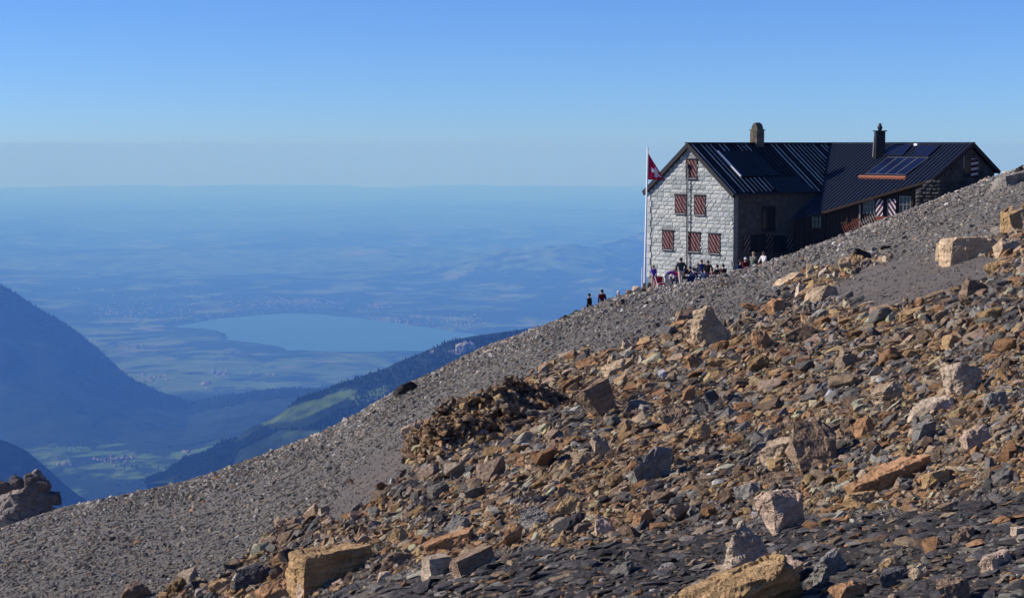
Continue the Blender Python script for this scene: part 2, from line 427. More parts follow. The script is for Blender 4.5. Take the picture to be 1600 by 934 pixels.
def forest(A, n, h, sel, seed, label):
    rg = np.random.default_rng(seed); R, C, _q = A.shape
    i = rg.uniform(0, R - 1.01, n); j = rg.uniform(0, C - 1.01, n); a = (i % 1)[:, None]; b = (j % 1)[:, None]; i = i.astype(int); j = j.astype(int)
    p = (A[i, j] * (1 - a) + A[i + 1, j] * a) * (1 - b) + (A[i, j + 1] * (1 - a) + A[i + 1, j + 1] * a) * b
    u, v = to_uv(p[:, 0], p[:, 1], p[:, 2])
    k = sel(u, v, p) ; p = p[k]
    prop(mesh_obj('forest', tree_mesh(p, rg.uniform(*h, len(p)), seed), M_FIR), label, kind='stuff')
fm = lambda u, v, p: (fbm(p[:, 0] / 300, p[:, 1] / 300, 71, 4) > -.32)
notmead = lambda u, v, p: ~(inpoly(u, v, [(415, 660), (440, 640), (500, 622), (535, 606), (565, 606), (545, 632), (480, 668), (420, 672)]) | inpoly(u, v, [(372, 705), (440, 672), (530, 672), (470, 705), (400, 730), (360, 735)]))
inview = lambda u, v: (u > -60) & (u < 960)
forest(A_R, 40000, (5, 14), lambda u, v, p: fm(u, v, p) & notmead(u, v, p) & inview(u, v), 5, 'dark fir forest on the ridge in front of the lake')
forest(A_L[52:], 16000, (12, 24), lambda u, v, p: inview(u, v), 6, 'dark fir forest along the left mountain')
forest(A_V, 9000, (9, 18), lambda u, v, p: (fbm(p[:, 0] / 300, p[:, 1] / 300, 77, 4) > .12) & inview(u, v), 7, 'woods scattered over the valley floor')
def town(n, spots, size, seed, label, zoff=4.0, surf=None):
    rg = np.random.default_rng(seed); B = []; F = []; C = []
    cube = np.array([(x, y, z) for z in (0, 1) for x, y in ((-1, -1), (1, -1), (1, 1), (-1, 1))] + [(-1, 0, 1.5), (1, 0, 1.5)], float)
    q = np.array([(0, 1, 5), (0, 5, 4), (1, 2, 6), (1, 6, 5), (2, 3, 7), (2, 7, 6), (3, 0, 4), (3, 4, 7), (4, 5, 9), (4, 9, 8), (7, 8, 9), (7, 9, 6), (4, 8, 7), (5, 6, 9)])
    m = 0
    while m < n:
        s = spots[rg.integers(len(spots))]
        u = rg.normal(s[0], s[2]); v = rg.normal(s[1], s[3])
        if surf is None:
            p = on_level(u, v, LAKE_Z + 20)
            if p is None or inpoly(np.array([u]), np.array([v]), LAKEP)[0]: continue
            z = float(plain_z(np.array([p.x]), np.array([p.y]))[0])
            p = np.array([p.x, p.y, z])
        else:
            U, V_2 = surf[1]; k = np.argmin((U - u) ** 2 + (V_2 - v) ** 2); p = surf[0][k] + np.array([rg.normal(0, 12), rg.normal(0, 12), 0])
        w = rg.uniform(*size); a = rg.uniform(0, 3.14); R_ = np.array([[math.cos(a), -math.sin(a), 0], [math.sin(a), math.cos(a), 0], [0, 0, 1]])
        B.append((cube * [w, w * rg.uniform(.4, .8), w * .55]) @ R_.T + p); F.append(q + m * 10); m += 1
    me = from_np('town', np.concatenate(B), np.concatenate(F))
    prop(mesh_obj('town', me, M_HOUSE), label, kind='stuff')
M_HOUSE = simple_early('far_house_walls', (0.24, 0.19, 0.17), 0.9)
town(900, [(440, 472, 30, 4), (360, 480, 40, 7), (300, 487, 60, 9), (200, 490, 50, 6), (480, 470, 25, 3), (600, 497, 30, 4), (650, 500, 25, 5), (735, 503, 25, 6), (590, 478, 12, 3), (180, 485, 20, 5), (430, 476, 50, 6), (250, 463, 60, 6)], (6, 16), 1, 'white towns spread along the far shore of the lake')
town(110, [(345, 590, 10, 4), (360, 560, 14, 5), (215, 545, 6, 2), (320, 608, 5, 3), (410, 592, 30, 6), (215, 362, 8, 1.0), (240, 600, 20, 5), (130, 452, 10, 2)], (8, 20), 2, 'villages on the plain before the lake')
fl = A_V.reshape(-1, 3); UVf = to_uv(fl[:, 0], fl[:, 1], fl[:, 2])
town(110, [(185, 717, 14, 2.0), (200, 714, 6, 1.0), (290, 706, 5, 1.0), (103, 725, 5, 1.2), (380, 702, 4, 2), (160, 720, 20, 3)], (4, 11), 3, 'village on the valley floor between the mountains', surf=(fl, UVf))
# haze: one closed box of blue-scattering air
bm = bmesh.new(); bmesh.ops.create_cube(bm, size=1.0)
me = bpy.data.meshes.new('haze'); bm.to_mesh(me); bm.free()
g = NT('haze_air'); g.n.remove(g.b)
pv = g.node('ShaderNodeVolumePrincipled')
pv.inputs['Color'].default_value = (0.135, 0.36, 1.0, 1); pv.inputs['Absorption Color'].default_value = (0.85, 0.955, 1, 1)
pv.inputs['Density'].default_value = 6.2e-5; pv.inputs['Anisotropy'].default_value = 0.0
g.l.new(pv.outputs[0], g.n['Material Output'].inputs['Volume'])
ho = mesh_obj('haze', me, g.m)
top_z, bot_z = 28.0, -3700.0
ho.scale = (260000, 230000, top_z - bot_z); ho.location = (0, 230000 / 2 - 5000, (top_z + bot_z) / 2)
prop(ho, 'blue haze filling the valley air', kind='stuff')

# ================================================================ THE MOUNTAIN HUT
class MB:
    """collects boxes, prisms and tubes, and links them as one mesh"""
    def __init__(s): s.bm = bmesh.new()
    def poly_prism(s, pts, off):
        """closed prism: polygon pts pushed along off"""
        a = [s.bm.verts.new(Vector(p)) for p in pts]; b = [s.bm.verts.new(Vector(p) + Vector(off)) for p in pts]
        n = len(a)
        s.bm.faces.new(a[::-1]); s.bm.faces.new(b)
        for i in range(n): s.bm.faces.new((a[i], a[(i + 1) % n], b[(i + 1) % n], b[i]))
        return s
    def box(s, c, sx, sy, sz, ax=None):
        """box centred at c with half sizes; ax = (ex, ey, ez)"""
        ex, ey, ez = ax or (Vector((1, 0, 0)), Vector((0, 1, 0)), Vector((0, 0, 1)))
        c = Vector(c); p = [c + ex * (i * sx) + ey * (j * sy) - ez * sz for i, j in ((-1, -1), (1, -1), (1, 1), (-1, 1))]
        return s.poly_prism(p, ez * (2 * sz))
    def bar(s, a, b, w, h, up=(0, 0, 1)):
        a, b = Vector(a), Vector(b); d = (b - a); L = d.length; d.normalize()
        side = d.cross(Vector(up))
        if side.length < 1e-4: side = d.cross(Vector((1, 0, 0)))
        side.normalize(); u = side.cross(d)
        return s.box((a + b) / 2, w / 2, h / 2, L / 2, (side, u, d))
    def tube(s, pts, rad, n=8, caps=True):
        rings = []
        pts = [Vector(p) for p in pts]
        rad = rad if isinstance(rad, (list, tuple)) else [rad] * len(pts)
        for i, p in enumerate(pts):
            d = (pts[min(i + 1, len(pts) - 1)] - pts[max(i - 1, 0)]).normalized()
            t = Vector((0, 0, 1)) if abs(d.z) < 0.9 else Vector((1, 0, 0))
            x = d.cross(t).normalized(); y = d.cross(x)
            rings.append([s.bm.verts.new(p + (x * math.cos(a) + y * math.sin(a)) * rad[i]) for a in (2 * math.pi * k / n for k in range(n))])
        for a, b in zip(rings, rings[1:]):
            for k in range(n): s.bm.faces.new((a[k], a[(k + 1) % n], b[(k + 1) % n], b[k]))
        if caps: s.bm.faces.new(rings[0][::-1]); s.bm.faces.new(rings[-1])
        return s
    def ball(s, c, r, squash=1.0, seg=10):
        m = bmesh.ops.create_uvsphere(s.bm, u_segments=seg, v_segments=max(5, seg // 2 + 1), radius=r)
        for v in m['verts']: v.co = Vector((v.co.x, v.co.y, v.co.z * squash)) + Vector(c)
        return s
    def done(s, name, mat, parent=None, label=None, smooth=False, recalc=True, world=False):
        if recalc: bmesh.ops.recalc_face_normals(s.bm, faces=s.bm.faces[:])
        me = bpy.data.meshes.new(name); s.bm.to_mesh(me); s.bm.free()
        if smooth:
            for p in me.polygons: p.use_smooth = True
        o = mesh_obj(name, me, mat, parent, world=world)
        return prop(o, label)

def simple(name, col, rough=0.7, metal=0.0, spec=0.3, n=0.0, scale=8.0, bump=0.0):
    g = NT(name)
    if n or bump:
        co = g.coords('Object'); f = g.noise(co, scale, 5, 0.65)
        c = g.ramp(f, [(0.3, tuple(x * (1 - n) for x in col)), (0.7, tuple(min(1, x * (1 + n)) for x in col))])
        return g.out(c, rough, g.bump(f, bump) if bump else None, metal, spec)
    return g.out(col, rough, None, metal, spec)
def stone_mat(name, lo, mid, hi, sc=3.0):
    g = NT(name); co = g.coords('Object'); oi = g.node('ShaderNodeObjectInfo')
    n1 = g.noise(co, sc, 6, 0.7); n2 = g.noise(co, sc * 7, 5, 0.7)
    c = g.ramp(n1, [(0.28, lo), (0.5, mid), (0.72, hi)])
    k = g.ramp(oi.outputs['Random'], [(0, (0.70, 0.73, 0.72)), (0.5, (1, 1, 1)), (1, (1.15, 1.12, 1.05))])
    c = g.mix(1.0, c, k, 'MULTIPLY')
    return g.out(c, 0.95, g.bump(n2, 0.05, 0.8), spec=0.1)
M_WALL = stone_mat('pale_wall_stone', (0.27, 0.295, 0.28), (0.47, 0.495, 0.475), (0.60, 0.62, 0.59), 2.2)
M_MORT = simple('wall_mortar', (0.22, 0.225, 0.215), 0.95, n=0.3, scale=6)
M_WALLD = stone_mat('grey_and_shaded_stone', (0.05, 0.05, 0.048), (0.09, 0.09, 0.085), (0.15, 0.148, 0.14), 2.2)  # wall stone darkened, shade put into the colour; the pier's grey too
M_MORTD = simple('shaded_mortar', (0.10, 0.10, 0.098), 0.95, n=0.3, scale=6)  # mortar darkened the same way for the shaded walls
M_ROOF = simple('black_roof_sheet', (0.006, 0.0065, 0.008), 0.7, 0.0, 0.12, 0.3, 2.0)
M_ROOF2 = simple('dark_blue_roof_sheet', (0.005, 0.008, 0.016), 0.6, 0.0, 0.12, 0.3, 2.0)
M_RIB = simple('bare_metal_roof_seam', (0.64, 0.61, 0.55), 0.5, 0.0, 0.4, 0.25, 3.0)
M_RIBB = simple('dull_metal_roof_seam', (0.42, 0.38, 0.33), 0.6, 0.0, 0.3, 0.4, 3.0)
M_RIBC = simple('blackish_roof_seam', (0.05, 0.05, 0.05), 0.6, 0.0, 0.3, 0.4, 3.0)  # darkest seam tone, mixed in by chance, more often midway
M_RIB2 = simple('dark_roof_seam', (0.03, 0.045, 0.085), 0.5, 0.0, 0.4, 0.2, 3.0)
M_BARGE = simple('dark_fascia', (0.016, 0.016, 0.018), 0.7, n=0.3)
M_PANEL = simple('solar_glass_or_shade', (0.005, 0.006, 0.010), 0.4, 0.0, 0.15)  # near-black, for real panels and a painted patch of roof shade
M_PANELB = simple('blue_solar_cell_glass', (0.006, 0.010, 0.036), 0.3, 0.0, 0.35)
M_ALU = simple('aluminium_edge', (0.75, 0.76, 0.78), 0.4, 0.3, 0.5)
M_PFR = simple('grey_panel_frame', (0.16, 0.17, 0.19), 0.5, 0.2)
M_COPPER = simple('copper_trim', (0.36, 0.13, 0.065), 0.6, 0.0, 0.3, 0.2, 5)
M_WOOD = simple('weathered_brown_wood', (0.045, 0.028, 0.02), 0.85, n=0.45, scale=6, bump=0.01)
M_WOODR = simple('red_brown_wood', (0.23, 0.062, 0.035), 0.8, n=0.35, scale=6)
M_WOODL = simple('bleached_wood', (0.33, 0.29, 0.25), 0.85, n=0.25, scale=6)
M_GLASS = simple('window_glass', (0.02, 0.024, 0.03), 0.08, 0.0, 0.5)
M_WFRAME = simple('window_frame_paint', (0.30, 0.29, 0.28), 0.6)
M_IRON = simple('dark_iron', (0.03, 0.03, 0.032), 0.6, 0.3, 0.4)
M_WHITE = simple('white_paint', (0.78, 0.78, 0.78), 0.5)
M_STOVE = simple('tarred_chimney_sheet', (0.022, 0.022, 0.025), 0.5, 0.3, 0.4, 0.3, 4)
M_CHIM = stone_mat('chimney_stone', (0.07, 0.06, 0.05), (0.14, 0.12, 0.09), (0.26, 0.21, 0.15), 3)
def shutter_mat(name, kx, per, white, red, frac=0.42):
    g = NT(name); co = g.coords('Object'); sx = g.node('ShaderNodeSeparateXYZ'); g.l.new(co, sx.inputs[0])
    a = g.math('MULTIPLY_ADD', sx.outputs[0], kx, sx.outputs[2])
    fr = g.math('FRACT', g.math('DIVIDE', a, per))
    m = g.math('LESS_THAN', fr, frac)
    n = g.noise(co, 9, 4)
    c = g.mix(m, red, white); c = g.mix(1.0, c, g.ramp(n, [(0.3, (0.7, 0.7, 0.7)), (0.7, (1.1, 1.1, 1.1))]), 'MULTIPLY')
    return g.out(c, 0.7, None, spec=0.2)
M_SHUT = shutter_mat('red_white_striped_shutter', 1.35, 0.40, (0.23, 0.155, 0.14), (0.062, 0.008, 0.011), 0.32)
M_SHUTB = shutter_mat('chevron_shutter_rising', -1.6, 0.42, (0.80, 0.78, 0.78), (0.10, 0.015, 0.02), 0.45)
M_SHUTC = shutter_mat('chevron_shutter_falling', 1.6, 0.42, (0.80, 0.78, 0.78), (0.10, 0.015, 0.02), 0.45)

A1 = P(1077, 224, 118.0)
PS1, PT1, PS2, PT2 = math.radians(50.928), math.radians(37.83), math.radians(-32.714), math.radians(32.487)
r1 = Vector((math.sin(PS1), math.cos(PS1), 0)); f1 = Vector((math.cos(PS1), -math.sin(PS1), 0))
r2 = Vector((math.sin(PS2), math.cos(PS2), 0)); f2 = Vector((-r2.y, r2.x, 0))
UP = Vector((0, 0, 1))
BASE = -10.2
HW, EW = 4.12, 4.32                                # wall and eave half widths
hut = empty('mountain_hut', (A1.x, A1.y, BASE), -(PS1), 'large stone alpine hut with black metal roofs and striped shutters on the scree ridge', 'mountain hut')
HM = Matrix.Translation(Vector((A1.x, A1.y, BASE))) @ Matrix.Rotation(-PS1, 4, 'Z'); HI = HM.inverted(); HR = HM.to_3x3()
WORLD[hut.name] = HM
ZR = A1.z - BASE
def L(p): return HI @ Vector(p)
def Ld(d): return HR.inverted() @ Vector(d)
def on_plane(u, v, p0, n, off=0.0):
    """point seen at photo pixel (u, v) on the plane through p0 with normal n, raised by off, in the hut's own axes"""
    d = P(u, v, 1.0); n = Vector(n).normalized()
    k = (p0.dot(n) + off) / d.dot(n)
    return L(d * k)
tan1, tan2 = math.tan(PT1), math.tan(PT2)
ZE = ZR - EW * tan1
# world points
B_ = A1 + r1 * 14.4927; G_ = B_ - r2 * 13.523
V_ = Vector((20.8263, 117.2992, -4.6712)); VLb = G_ + f2 * 3.65 - UP * 3.65 * tan2
VRb = G_ - f2 * 2.6 - UP * 1.9
n_roof1 = (f1 * math.sin(PT1) + UP * math.cos(PT1)); n_roof2 = (f2 * math.sin(PT2) + UP * math.cos(PT2))

# --- walls of the front block
wallp = MB()
z0 = -4.0
wallp.poly_prism([(-HW, 0.12, z0), (HW, 0.12, z0), (HW, 0.12, ZR - HW * tan1 - .12), (0, 0.12, ZR - .15), (-HW, 0.12, ZR - HW * tan1 - .12)], (0, 0.4, 0))
gable = wallp.done('gable_wall', M_MORT, hut, 'pale sunlit stone gable wall')
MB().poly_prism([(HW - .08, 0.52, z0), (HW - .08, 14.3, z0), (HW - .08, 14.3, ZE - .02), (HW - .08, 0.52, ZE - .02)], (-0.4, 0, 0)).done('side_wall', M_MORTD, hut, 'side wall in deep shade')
MB().poly_prism([(-HW, 0.52, z0), (-HW, 14.3, z0), (-HW, 14.3, ZE), (-HW, 0.52, ZE)], (0.4, 0, 0)).done('back_wall', M_MORT, hut)
MB().poly_prism([(-HW, 14.3, z0), (HW, 14.3, z0), (HW, 14.3, ZE), (0, 14.3, ZR - .15), (-HW, 14.3, ZE)], (0, 0.4, 0)).done('end_wall', M_MORT, hut)

# stones: rough-faced blocks, ten shapes shared by all
def rough_block(seed, nx=4, nz=3):
    r = random.Random(seed); bm = bmesh.new(); g = []
    for j in range(nz + 1):
        row = []
        for i in range(nx + 1):
            e = i in (0, nx) or j in (0, nz)
            x = -0.5 + i / nx + (0 if e else r.uniform(-.06, .06)); z = -0.5 + j / nz + (0 if e else r.uniform(-.06, .06))
            if e: x *= 0.97; z *= 0.95
            row.append(bm.verts.new((x, (-0.02 if e else -r.uniform(0.45, 1.0)), z)))
        g.append(row)
    for j in range(nz):
        for i in range(nx): bm.faces.new((g[j][i], g[j][i + 1], g[j + 1][i + 1], g[j + 1][i]))
    rim = [g[0][i] for i in range(nx + 1)] + [g[j][nx] for j in range(1, nz + 1)] + [g[nz][i] for i in range(nx - 1, -1, -1)] + [g[j][0] for j in range(nz - 1, 0, -1)]
    back = [bm.verts.new((v.co.x, 1.0, v.co.z)) for v in rim]
    for i in range(len(rim)): bm.faces.new((rim[i], back[i], back[(i + 1) % len(rim)], rim[(i + 1) % len(rim)]))
    bmesh.ops.recalc_face_normals(bm, faces=bm.faces[:])
    me = bpy.data.meshes.new('stone_block'); bm.to_mesh(me); bm.free(); return me
BLK = [rough_block(i) for i in range(10)]
for m in BLK: m.materials.append(M_WALL)
WIN = [(1071, 1088, 249, 278), (1054, 1071, 305, 333), (1084, 1101, 306, 335), (1034, 1051, 361, 389), (1074, 1093, 364, 392), (1106, 1124, 366, 395)]
n_g = -r1
def gp(u, v): return on_plane(u, v, A1, n_g)      # on the gable plane (local y = 0)
wrect = []
for (a, b, c, d) in WIN:
    p, q = gp(a, d), gp(b, c); wrect.append((p.x, q.x, p.z, q.z))
rr = random.Random(5)
def courses(width0, width1, ztop_fn, zlo, zhi, rects, h=0.285, wlo=0.36, whi=0.86):
    out = []; z = zlo; k = 0
    while z < zhi:
        hh = h * rr.uniform(0.78, 1.25); x = width0 - rr.uniform(0, .3)
        while x < width1:
            w = rr.uniform(wlo, whi); x0, x1 = max(x, width0), min(x + w, width1); x += w
            if x1 - x0 < 0.14: continue
            zc = z + hh / 2; lim = ztop_fn(zc + hh * .3)
            segs = [(max(x0, -lim), min(x1, lim))]
            for (a, b, c, d) in rects:
                if z + hh > c + .03 and z < d - .03:
                    ns = []
                    for s0, s1 in segs:
                        if s1 <= a or s0 >= b: ns.append((s0, s1)); continue
                        if s0 < a: ns.append((s0, a))
                        if s1 > b: ns.append((b, s1))
                    segs = ns
            for s0, s1 in segs:
                if s1 - s0 > 0.1: out.append((s0, s1, z, z + hh))
        z += hh
    return out
lim1 = lambda z: min(HW, max(0.0, (ZR - 0.15 - z) / tan1))
ST = courses(-HW, HW, lim1, 0.9, ZR - .3, wrect)
ST.sort(key=lambda s: -((s[1] - s[0]) * (s[3] - s[2]) * (1.0 if s[2] > 1.2 else 0.1)))
def joined_blocks(name, lst, place, mat, parent, depth):
    Vs, Fs = [], []; off = 0
    for (s0, s1, z0_, z1_) in lst:
        m = BLK[rr.randrange(10)]
        co = np.empty(len(m.vertices) * 3); m.vertices.foreach_get('co', co); co = co.reshape(-1, 3)
        co = co * [(s1 - s0), depth, (z1_ - z0_)]
        Vs.append(place(co, (s0 + s1) / 2, (z0_ + z1_) / 2))
        f = [list(p.vertices) for p in m.polygons]; Fs += [[i + off for i in q] for q in f]; off += len(co)
    me = bpy.data.meshes.new(name); me.from_pydata(np.concatenate(Vs).tolist(), [], Fs); me.update()
    o = mesh_obj(name, me, mat, parent, world=False); o['kind'] = 'stuff'; return o
gi = gable
for (s0, s1, a, b) in ST[:290]:
    o = bpy.data.objects.new('stone_block', BLK[rr.randrange(10)]); COL.objects.link(o); o.parent = gable
    o.location = ((s0 + s1) / 2, 0.11 - rr.uniform(0, .02), (a + b) / 2); o.scale = (s1 - s0 - .015, 0.05 * rr.uniform(.7, 1.4), b - a - .012)
joined_blocks('small_wall_stones', ST[290:], lambda c, x, z: c + [x, 0.10, z], M_WALL, gable, 0.08)
# side wall blocks, shade put into their colour: one joined part
sidew = [o for o in hut.children if o.name.startswith('side_wall')][0]
SIDEWIN = [(1191, 1211, 322, 362), (1172, 1196, 366, 394), (1208, 1228, 368, 394)]
srect = []
for (a, b, c, d) in SIDEWIN:
    p = on_plane(a, d, A1 + f1 * HW, f1); q = on_plane(b, c, A1 + f1 * HW, f1); srect.append((p.y, q.y, p.z, q.z))
SW = courses(0.1, 14.2, lambda z: 99, 0.9, ZE - .1, srect)
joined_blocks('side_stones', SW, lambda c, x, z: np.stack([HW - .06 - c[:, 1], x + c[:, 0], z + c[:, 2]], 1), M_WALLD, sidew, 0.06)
for k, zc in enumerate(np.arange(0.9, ZR - HW * tan1 - .3, 0.45)):       # corner quoins, a little proud
    w = 0.42 if k % 2 else 0.30
    MB().box((-HW + w / 2 - .012 * (1 + k % 2), 0.09, zc + .2), w / 2, 0.075, 0.20).done('quoin', M_WALL, gable)

# --- windows and shutters of the gable
def window_closed(rect, parent, yo=0.0):
    x0, x1, z0_, z1_ = rect
    w = MB().box(((x0 + x1) / 2, 0.16, (z0_ + z1_) / 2), (x1 - x0) / 2, 0.03, (z1_ - z0_) / 2).done('window', M_GLASS, parent)
    fr = MB()
    for a, b in (((x0, z0_), (x1, z0_)), ((x0, z1_), (x1, z1_)), ((x0, z0_), (x0, z1_)), ((x1, z0_), (x1, z1_))):
        fr.bar((a[0], 0.07, a[1]), (b[0], 0.07, b[1]), 0.07, 0.07, (0, 1, 0))
    fr.done('frame', M_IRON, w)
    xm = x0 + (x1 - x0) * 0.66
    for a, b in ((x0 + .05, xm - .01), (xm + .01, x1 - .05)):
        MB().box(((a + b) / 2, 0.055 if a < xm - .1 else 0.075, (z0_ + z1_) / 2), (b - a) / 2, 0.02, (z1_ - z0_) / 2 - .05).done('shutter', M_SHUT, w)
    MB().box(((x0 + x1) / 2, 0.02, z1_ + .03), (x1 - x0) / 2 + .05, 0.07, 0.035).done('lintel', M_IRON, w)
    MB().box(((x0 + x1) / 2, 0.0, z0_ - .04), (x1 - x0) / 2 + .06, 0.09, 0.03).done('sill', M_MORT, w)
for r in wrect: window_closed(r, hut)
# --- windows in the shaded side wall
for i, (y0, y1, a, b) in enumerate(srect):
    w = MB().box((HW - .06, (y0 + y1) / 2, (a + b) / 2), 0.03, (y1 - y0) / 2, (b - a) / 2).done('window', M_GLASS, hut, 'shaded side window')
    fr = MB()
    for p, q in (((y0, a), (y1, a)), ((y0, b), (y1, b)), ((y0, a), (y0, b)), ((y1, a), (y1, b)), (((y0 + y1) / 2, a), ((y0 + y1) / 2, b))):
        fr.bar((HW + .01, p[0], p[1]), (HW + .01, q[0], q[1]), 0.06, 0.06, (1, 0, 0))
    fr.done('frame', M_IRON, w)
    if i > 0:
        for s in (-1, 1):
            yc = (y0 - .38) if s < 0 else (y1 + .38)
            g = NT('side_shutter_stripes'); co = g.coords('Object'); sx = g.node('ShaderNodeSeparateXYZ'); g.l.new(co, sx.inputs[0])
            fr_ = g.math('FRACT', g.math('DIVIDE', g.math('MULTIPLY_ADD', sx.outputs[1], -1.2, sx.outputs[2]), 0.42))
            g.out(g.mix(g.math('LESS_THAN', fr_, 0.35), (0.03, 0.01, 0.012), (0.22, 0.21, 0.21)), 0.7)
            MB().box((HW + .05, yc, (a + b) / 2), 0.02, 0.30, (b - a) / 2).done('shutter', g.m, w)
# --- twin pipes down the gable
p0, p1 = gp(1075, 262), gp(1074.5, 430)
for dx, r in ((0, 0.035), (0.10, 0.03)):
    MB().tube([(p0.x + dx, -0.10, p0.z), (p1.x + dx, -0.10, p1.z)], r, 8).done('lightning_pipe', M_IRON if dx == 0 else M_WFRAME, hut)
for z in np.arange(p1.z + .4, p0.z, 1.1): MB().box((p0.x + .05, -0.05, z), 0.12, 0.07, 0.02).done('pipe_clip', M_IRON, hut)
MB().box((p0.x + .05, -0.08, p0.z + .1), 0.12, 0.1, 0.12).done('pipe_head', M_IRON, hut)

# --- roof of the front block
th = 0.13
c1 = math.cos(PT1); s1_ = math.sin(PT1)
def R1(x, y, up=0.0): return Vector((x + s1_ * up, y, ZR - x * tan1 + c1 * up))     # on the right roof plane
vb = L(B_); vv_ = L(V_)
tt = EW / vv_.x
VE = Vector((EW, vb.y + (vv_.y - vb.y) * tt, 0))
roof = MB().poly_prism([R1(0, -0.16), R1(0, vb.y), R1(EW, VE.y), R1(EW, -0.16)], Vector((s1_, 0, c1)) * -th).done('roof', M_ROOF, hut, 'black standing seam roof of the front block')
MB().poly_prism([(0, -.16, ZR), (0, 14.7, ZR), (-EW, 14.7, ZE), (-EW, -.16, ZE)], Vector((s1_, 0, -c1)) * th).done('roof_far_side', M_ROOF, hut)
def valley_x(y):   # x on roof 1 where the valley is, for a local y
    if y <= VE.y: return EW
    return EW * (vb.y - y) / (vb.y - VE.y)
def in_quad(p, q): return bool(inpoly(np.array([p[0]]), np.array([p[1]]), q)[0])
pg1 = [on_plane(u, v, A1, n_roof1) for u, v in ((1121, 238), (1178, 238), (1220, 276), (1158, 277.5))]
shade_quad = [on_plane(u, v, A1, n_roof1) for u, v in ((1194, 279), (1243, 278), (1276, 302), (1214, 302))]  # part of the roof that is only dark with shade
def xy(q): return [(p.x, p.y) for p in q]
for y in np.arange(0.12, vb.y - .2, 0.44):
    xe = valley_x(y) - .03
    xs = [x for x in np.linspace(0.12, xe, 60)]
    run = None
    for i, x in enumerate(xs + [None]):
        ok = x is not None and not in_quad((x, y), xy(pg1)) and not in_quad((x, y), xy(shade_quad))
        if ok and run is None: run = x
        if (not ok or i == len(xs) - 1) and run is not None:
            e = xs[i - 1] if not ok else x
            if e - run > .3:
                dul = rr.random() < .22 + .5 * (y > 5.5 and y < 8.5)
                MB().bar(R1(run, y + rr.uniform(-.02, .02), .03), R1(e - rr.uniform(0, .12), y + rr.uniform(-.02, .02), .03), 0.036, 0.06 if not dul else .045, (s1_, 0, c1)).done('roof_seam', [M_RIB, M_RIBB][rr.random() < .4] if not dul else M_RIBC, roof)
            run = None
def panels(q, n, m, name, mat, parent, plane_up, edge=None, gap=0.03, h=0.07):
    """q = four corners (top left, top right, bottom right, bottom left) split in n columns x m rows"""
    TL, TR, BR, BL = q
    for i in range(n):
        for j in range(m):
            def pt(a, b):
                t = TL.lerp(TR, a); u = BL.lerp(BR, a); return t.lerp(u, b)
            g0 = gap / max(0.5, (TR - TL).length / n)
            a0, a1 = (i + g0) / n, (i + 1 - g0) / n; b0, b1 = (j + g0 * .5) / m, (j + 1 - g0 * .5) / m
            c = [pt(a0, b0), pt(a1, b0), pt(a1, b1), pt(a0, b1)]
            o = MB().poly_prism([x + plane_up * .04 for x in c], plane_up * h).done(name, mat, parent)
            if edge:
                e = MB()
                for a, b in zip(c, c[1:] + c[:1]): e.bar(a + plane_up * (.04 + h), b + plane_up * (.04 + h), 0.035, 0.03, plane_up)
                e.done('panel_frame', edge, o)
u1 = Vector((s1_, 0, c1))
panels(pg1, 3, 1, 'solar_panel_or_shade', M_PANEL, roof, u1, M_IRON)
panels(shade_quad, 2, 1, 'solar_panel_or_shade', M_PANEL, roof, u1, M_IRON)  # dark sheets added in place of roof shade, no panels here
MB().bar(pg1[0] + u1 * .1 - Vector((0, .06, 0)), pg1[3] + u1 * .1 - Vector((0, .06, 0)), 0.13, 0.12, u1).done('panel_edge_strip', M_ALU, roof, 'bright white edge strip glinting in the sun')
MB().bar((0, -0.30, ZR + .03), (0, 14.6, ZR + .03), 0.3, 0.07).done('ridge_cap', M_ROOF, roof)
for sgn in (-1, 1):
    bd = MB(); dn = Vector((0, 0, -0.17))
    a, b = Vector((0, -0.18, ZR - .07)), Vector((sgn * (EW + .03), -0.18, ZE - .07))
    bd.bar(a + dn * .3, b + dn * .3, 0.05, 0.30, (0, 1, 0) if False else (sgn * s1_, 0, c1)).done('bargeboard', M_BARGE, hut)
    MB().bar(a + Vector((0, .12, -.16)), b + Vector((0, .12, -.16)), 0.2, 0.08, (sgn * s1_, 0, c1)).done('soffit', M_WOOD, hut)
MB().bar((EW + .03, -.28, ZE - .05), (EW + .03, VE.y, ZE - .05), 0.12, 0.12).done('gutter', M_IRON, hut)

# --- second wing
u2 = Ld(n_roof2)
Bl, Gl, Vl, VLl, VRl = L(B_), L(G_ - r2 * .25), L(V_), L(VLb - r2 * .25), L(VRb - r2 * .25)
roof2 = MB().poly_prism([Bl, Gl, VLl, Vl], u2 * -th).done('roof', M_ROOF2, hut, 'dark blue metal roof of the rear wing')
MB().poly_prism([L(B_ + r2 * .4 ), Gl, VRl, L(VRb + r2 * 13.0)], Vector((0, 0, -th))).done('roof_far_side', M_ROOF2, hut)
fall2 = Ld((f2 - UP * tan2)).normalized(); rl2 = Ld(r2)
# seams: start on the ridge or the valley, end on the eave line
L2 = (Gl - Bl).length
def seg_end(start):
    """follow the fall line from start to the eave line V-VL (plan)"""
    d = Vector((fall2.x, fall2.y)); a = Vector((Vl.x, Vl.y)); b = Vector((VLl.x, VLl.y)); e = b - a
    s = Vector((start.x, start.y)); den = d.x * e.y - d.y * e.x
    t = ((a - s).x * e.y - (a - s).y * e.x) / den
    return start + fall2 * t
k = 0.2
while k < L2 - .1:
    s = Gl + (Bl - Gl).normalized() * k
    e = seg_end(s)
    MB().bar(s + fall2 * .1 + u2 * .02, e - fall2 * .02 + u2 * .02, 0.05, 0.06, u2).done('roof_seam', M_RIB2, roof2)
    k += 0.36
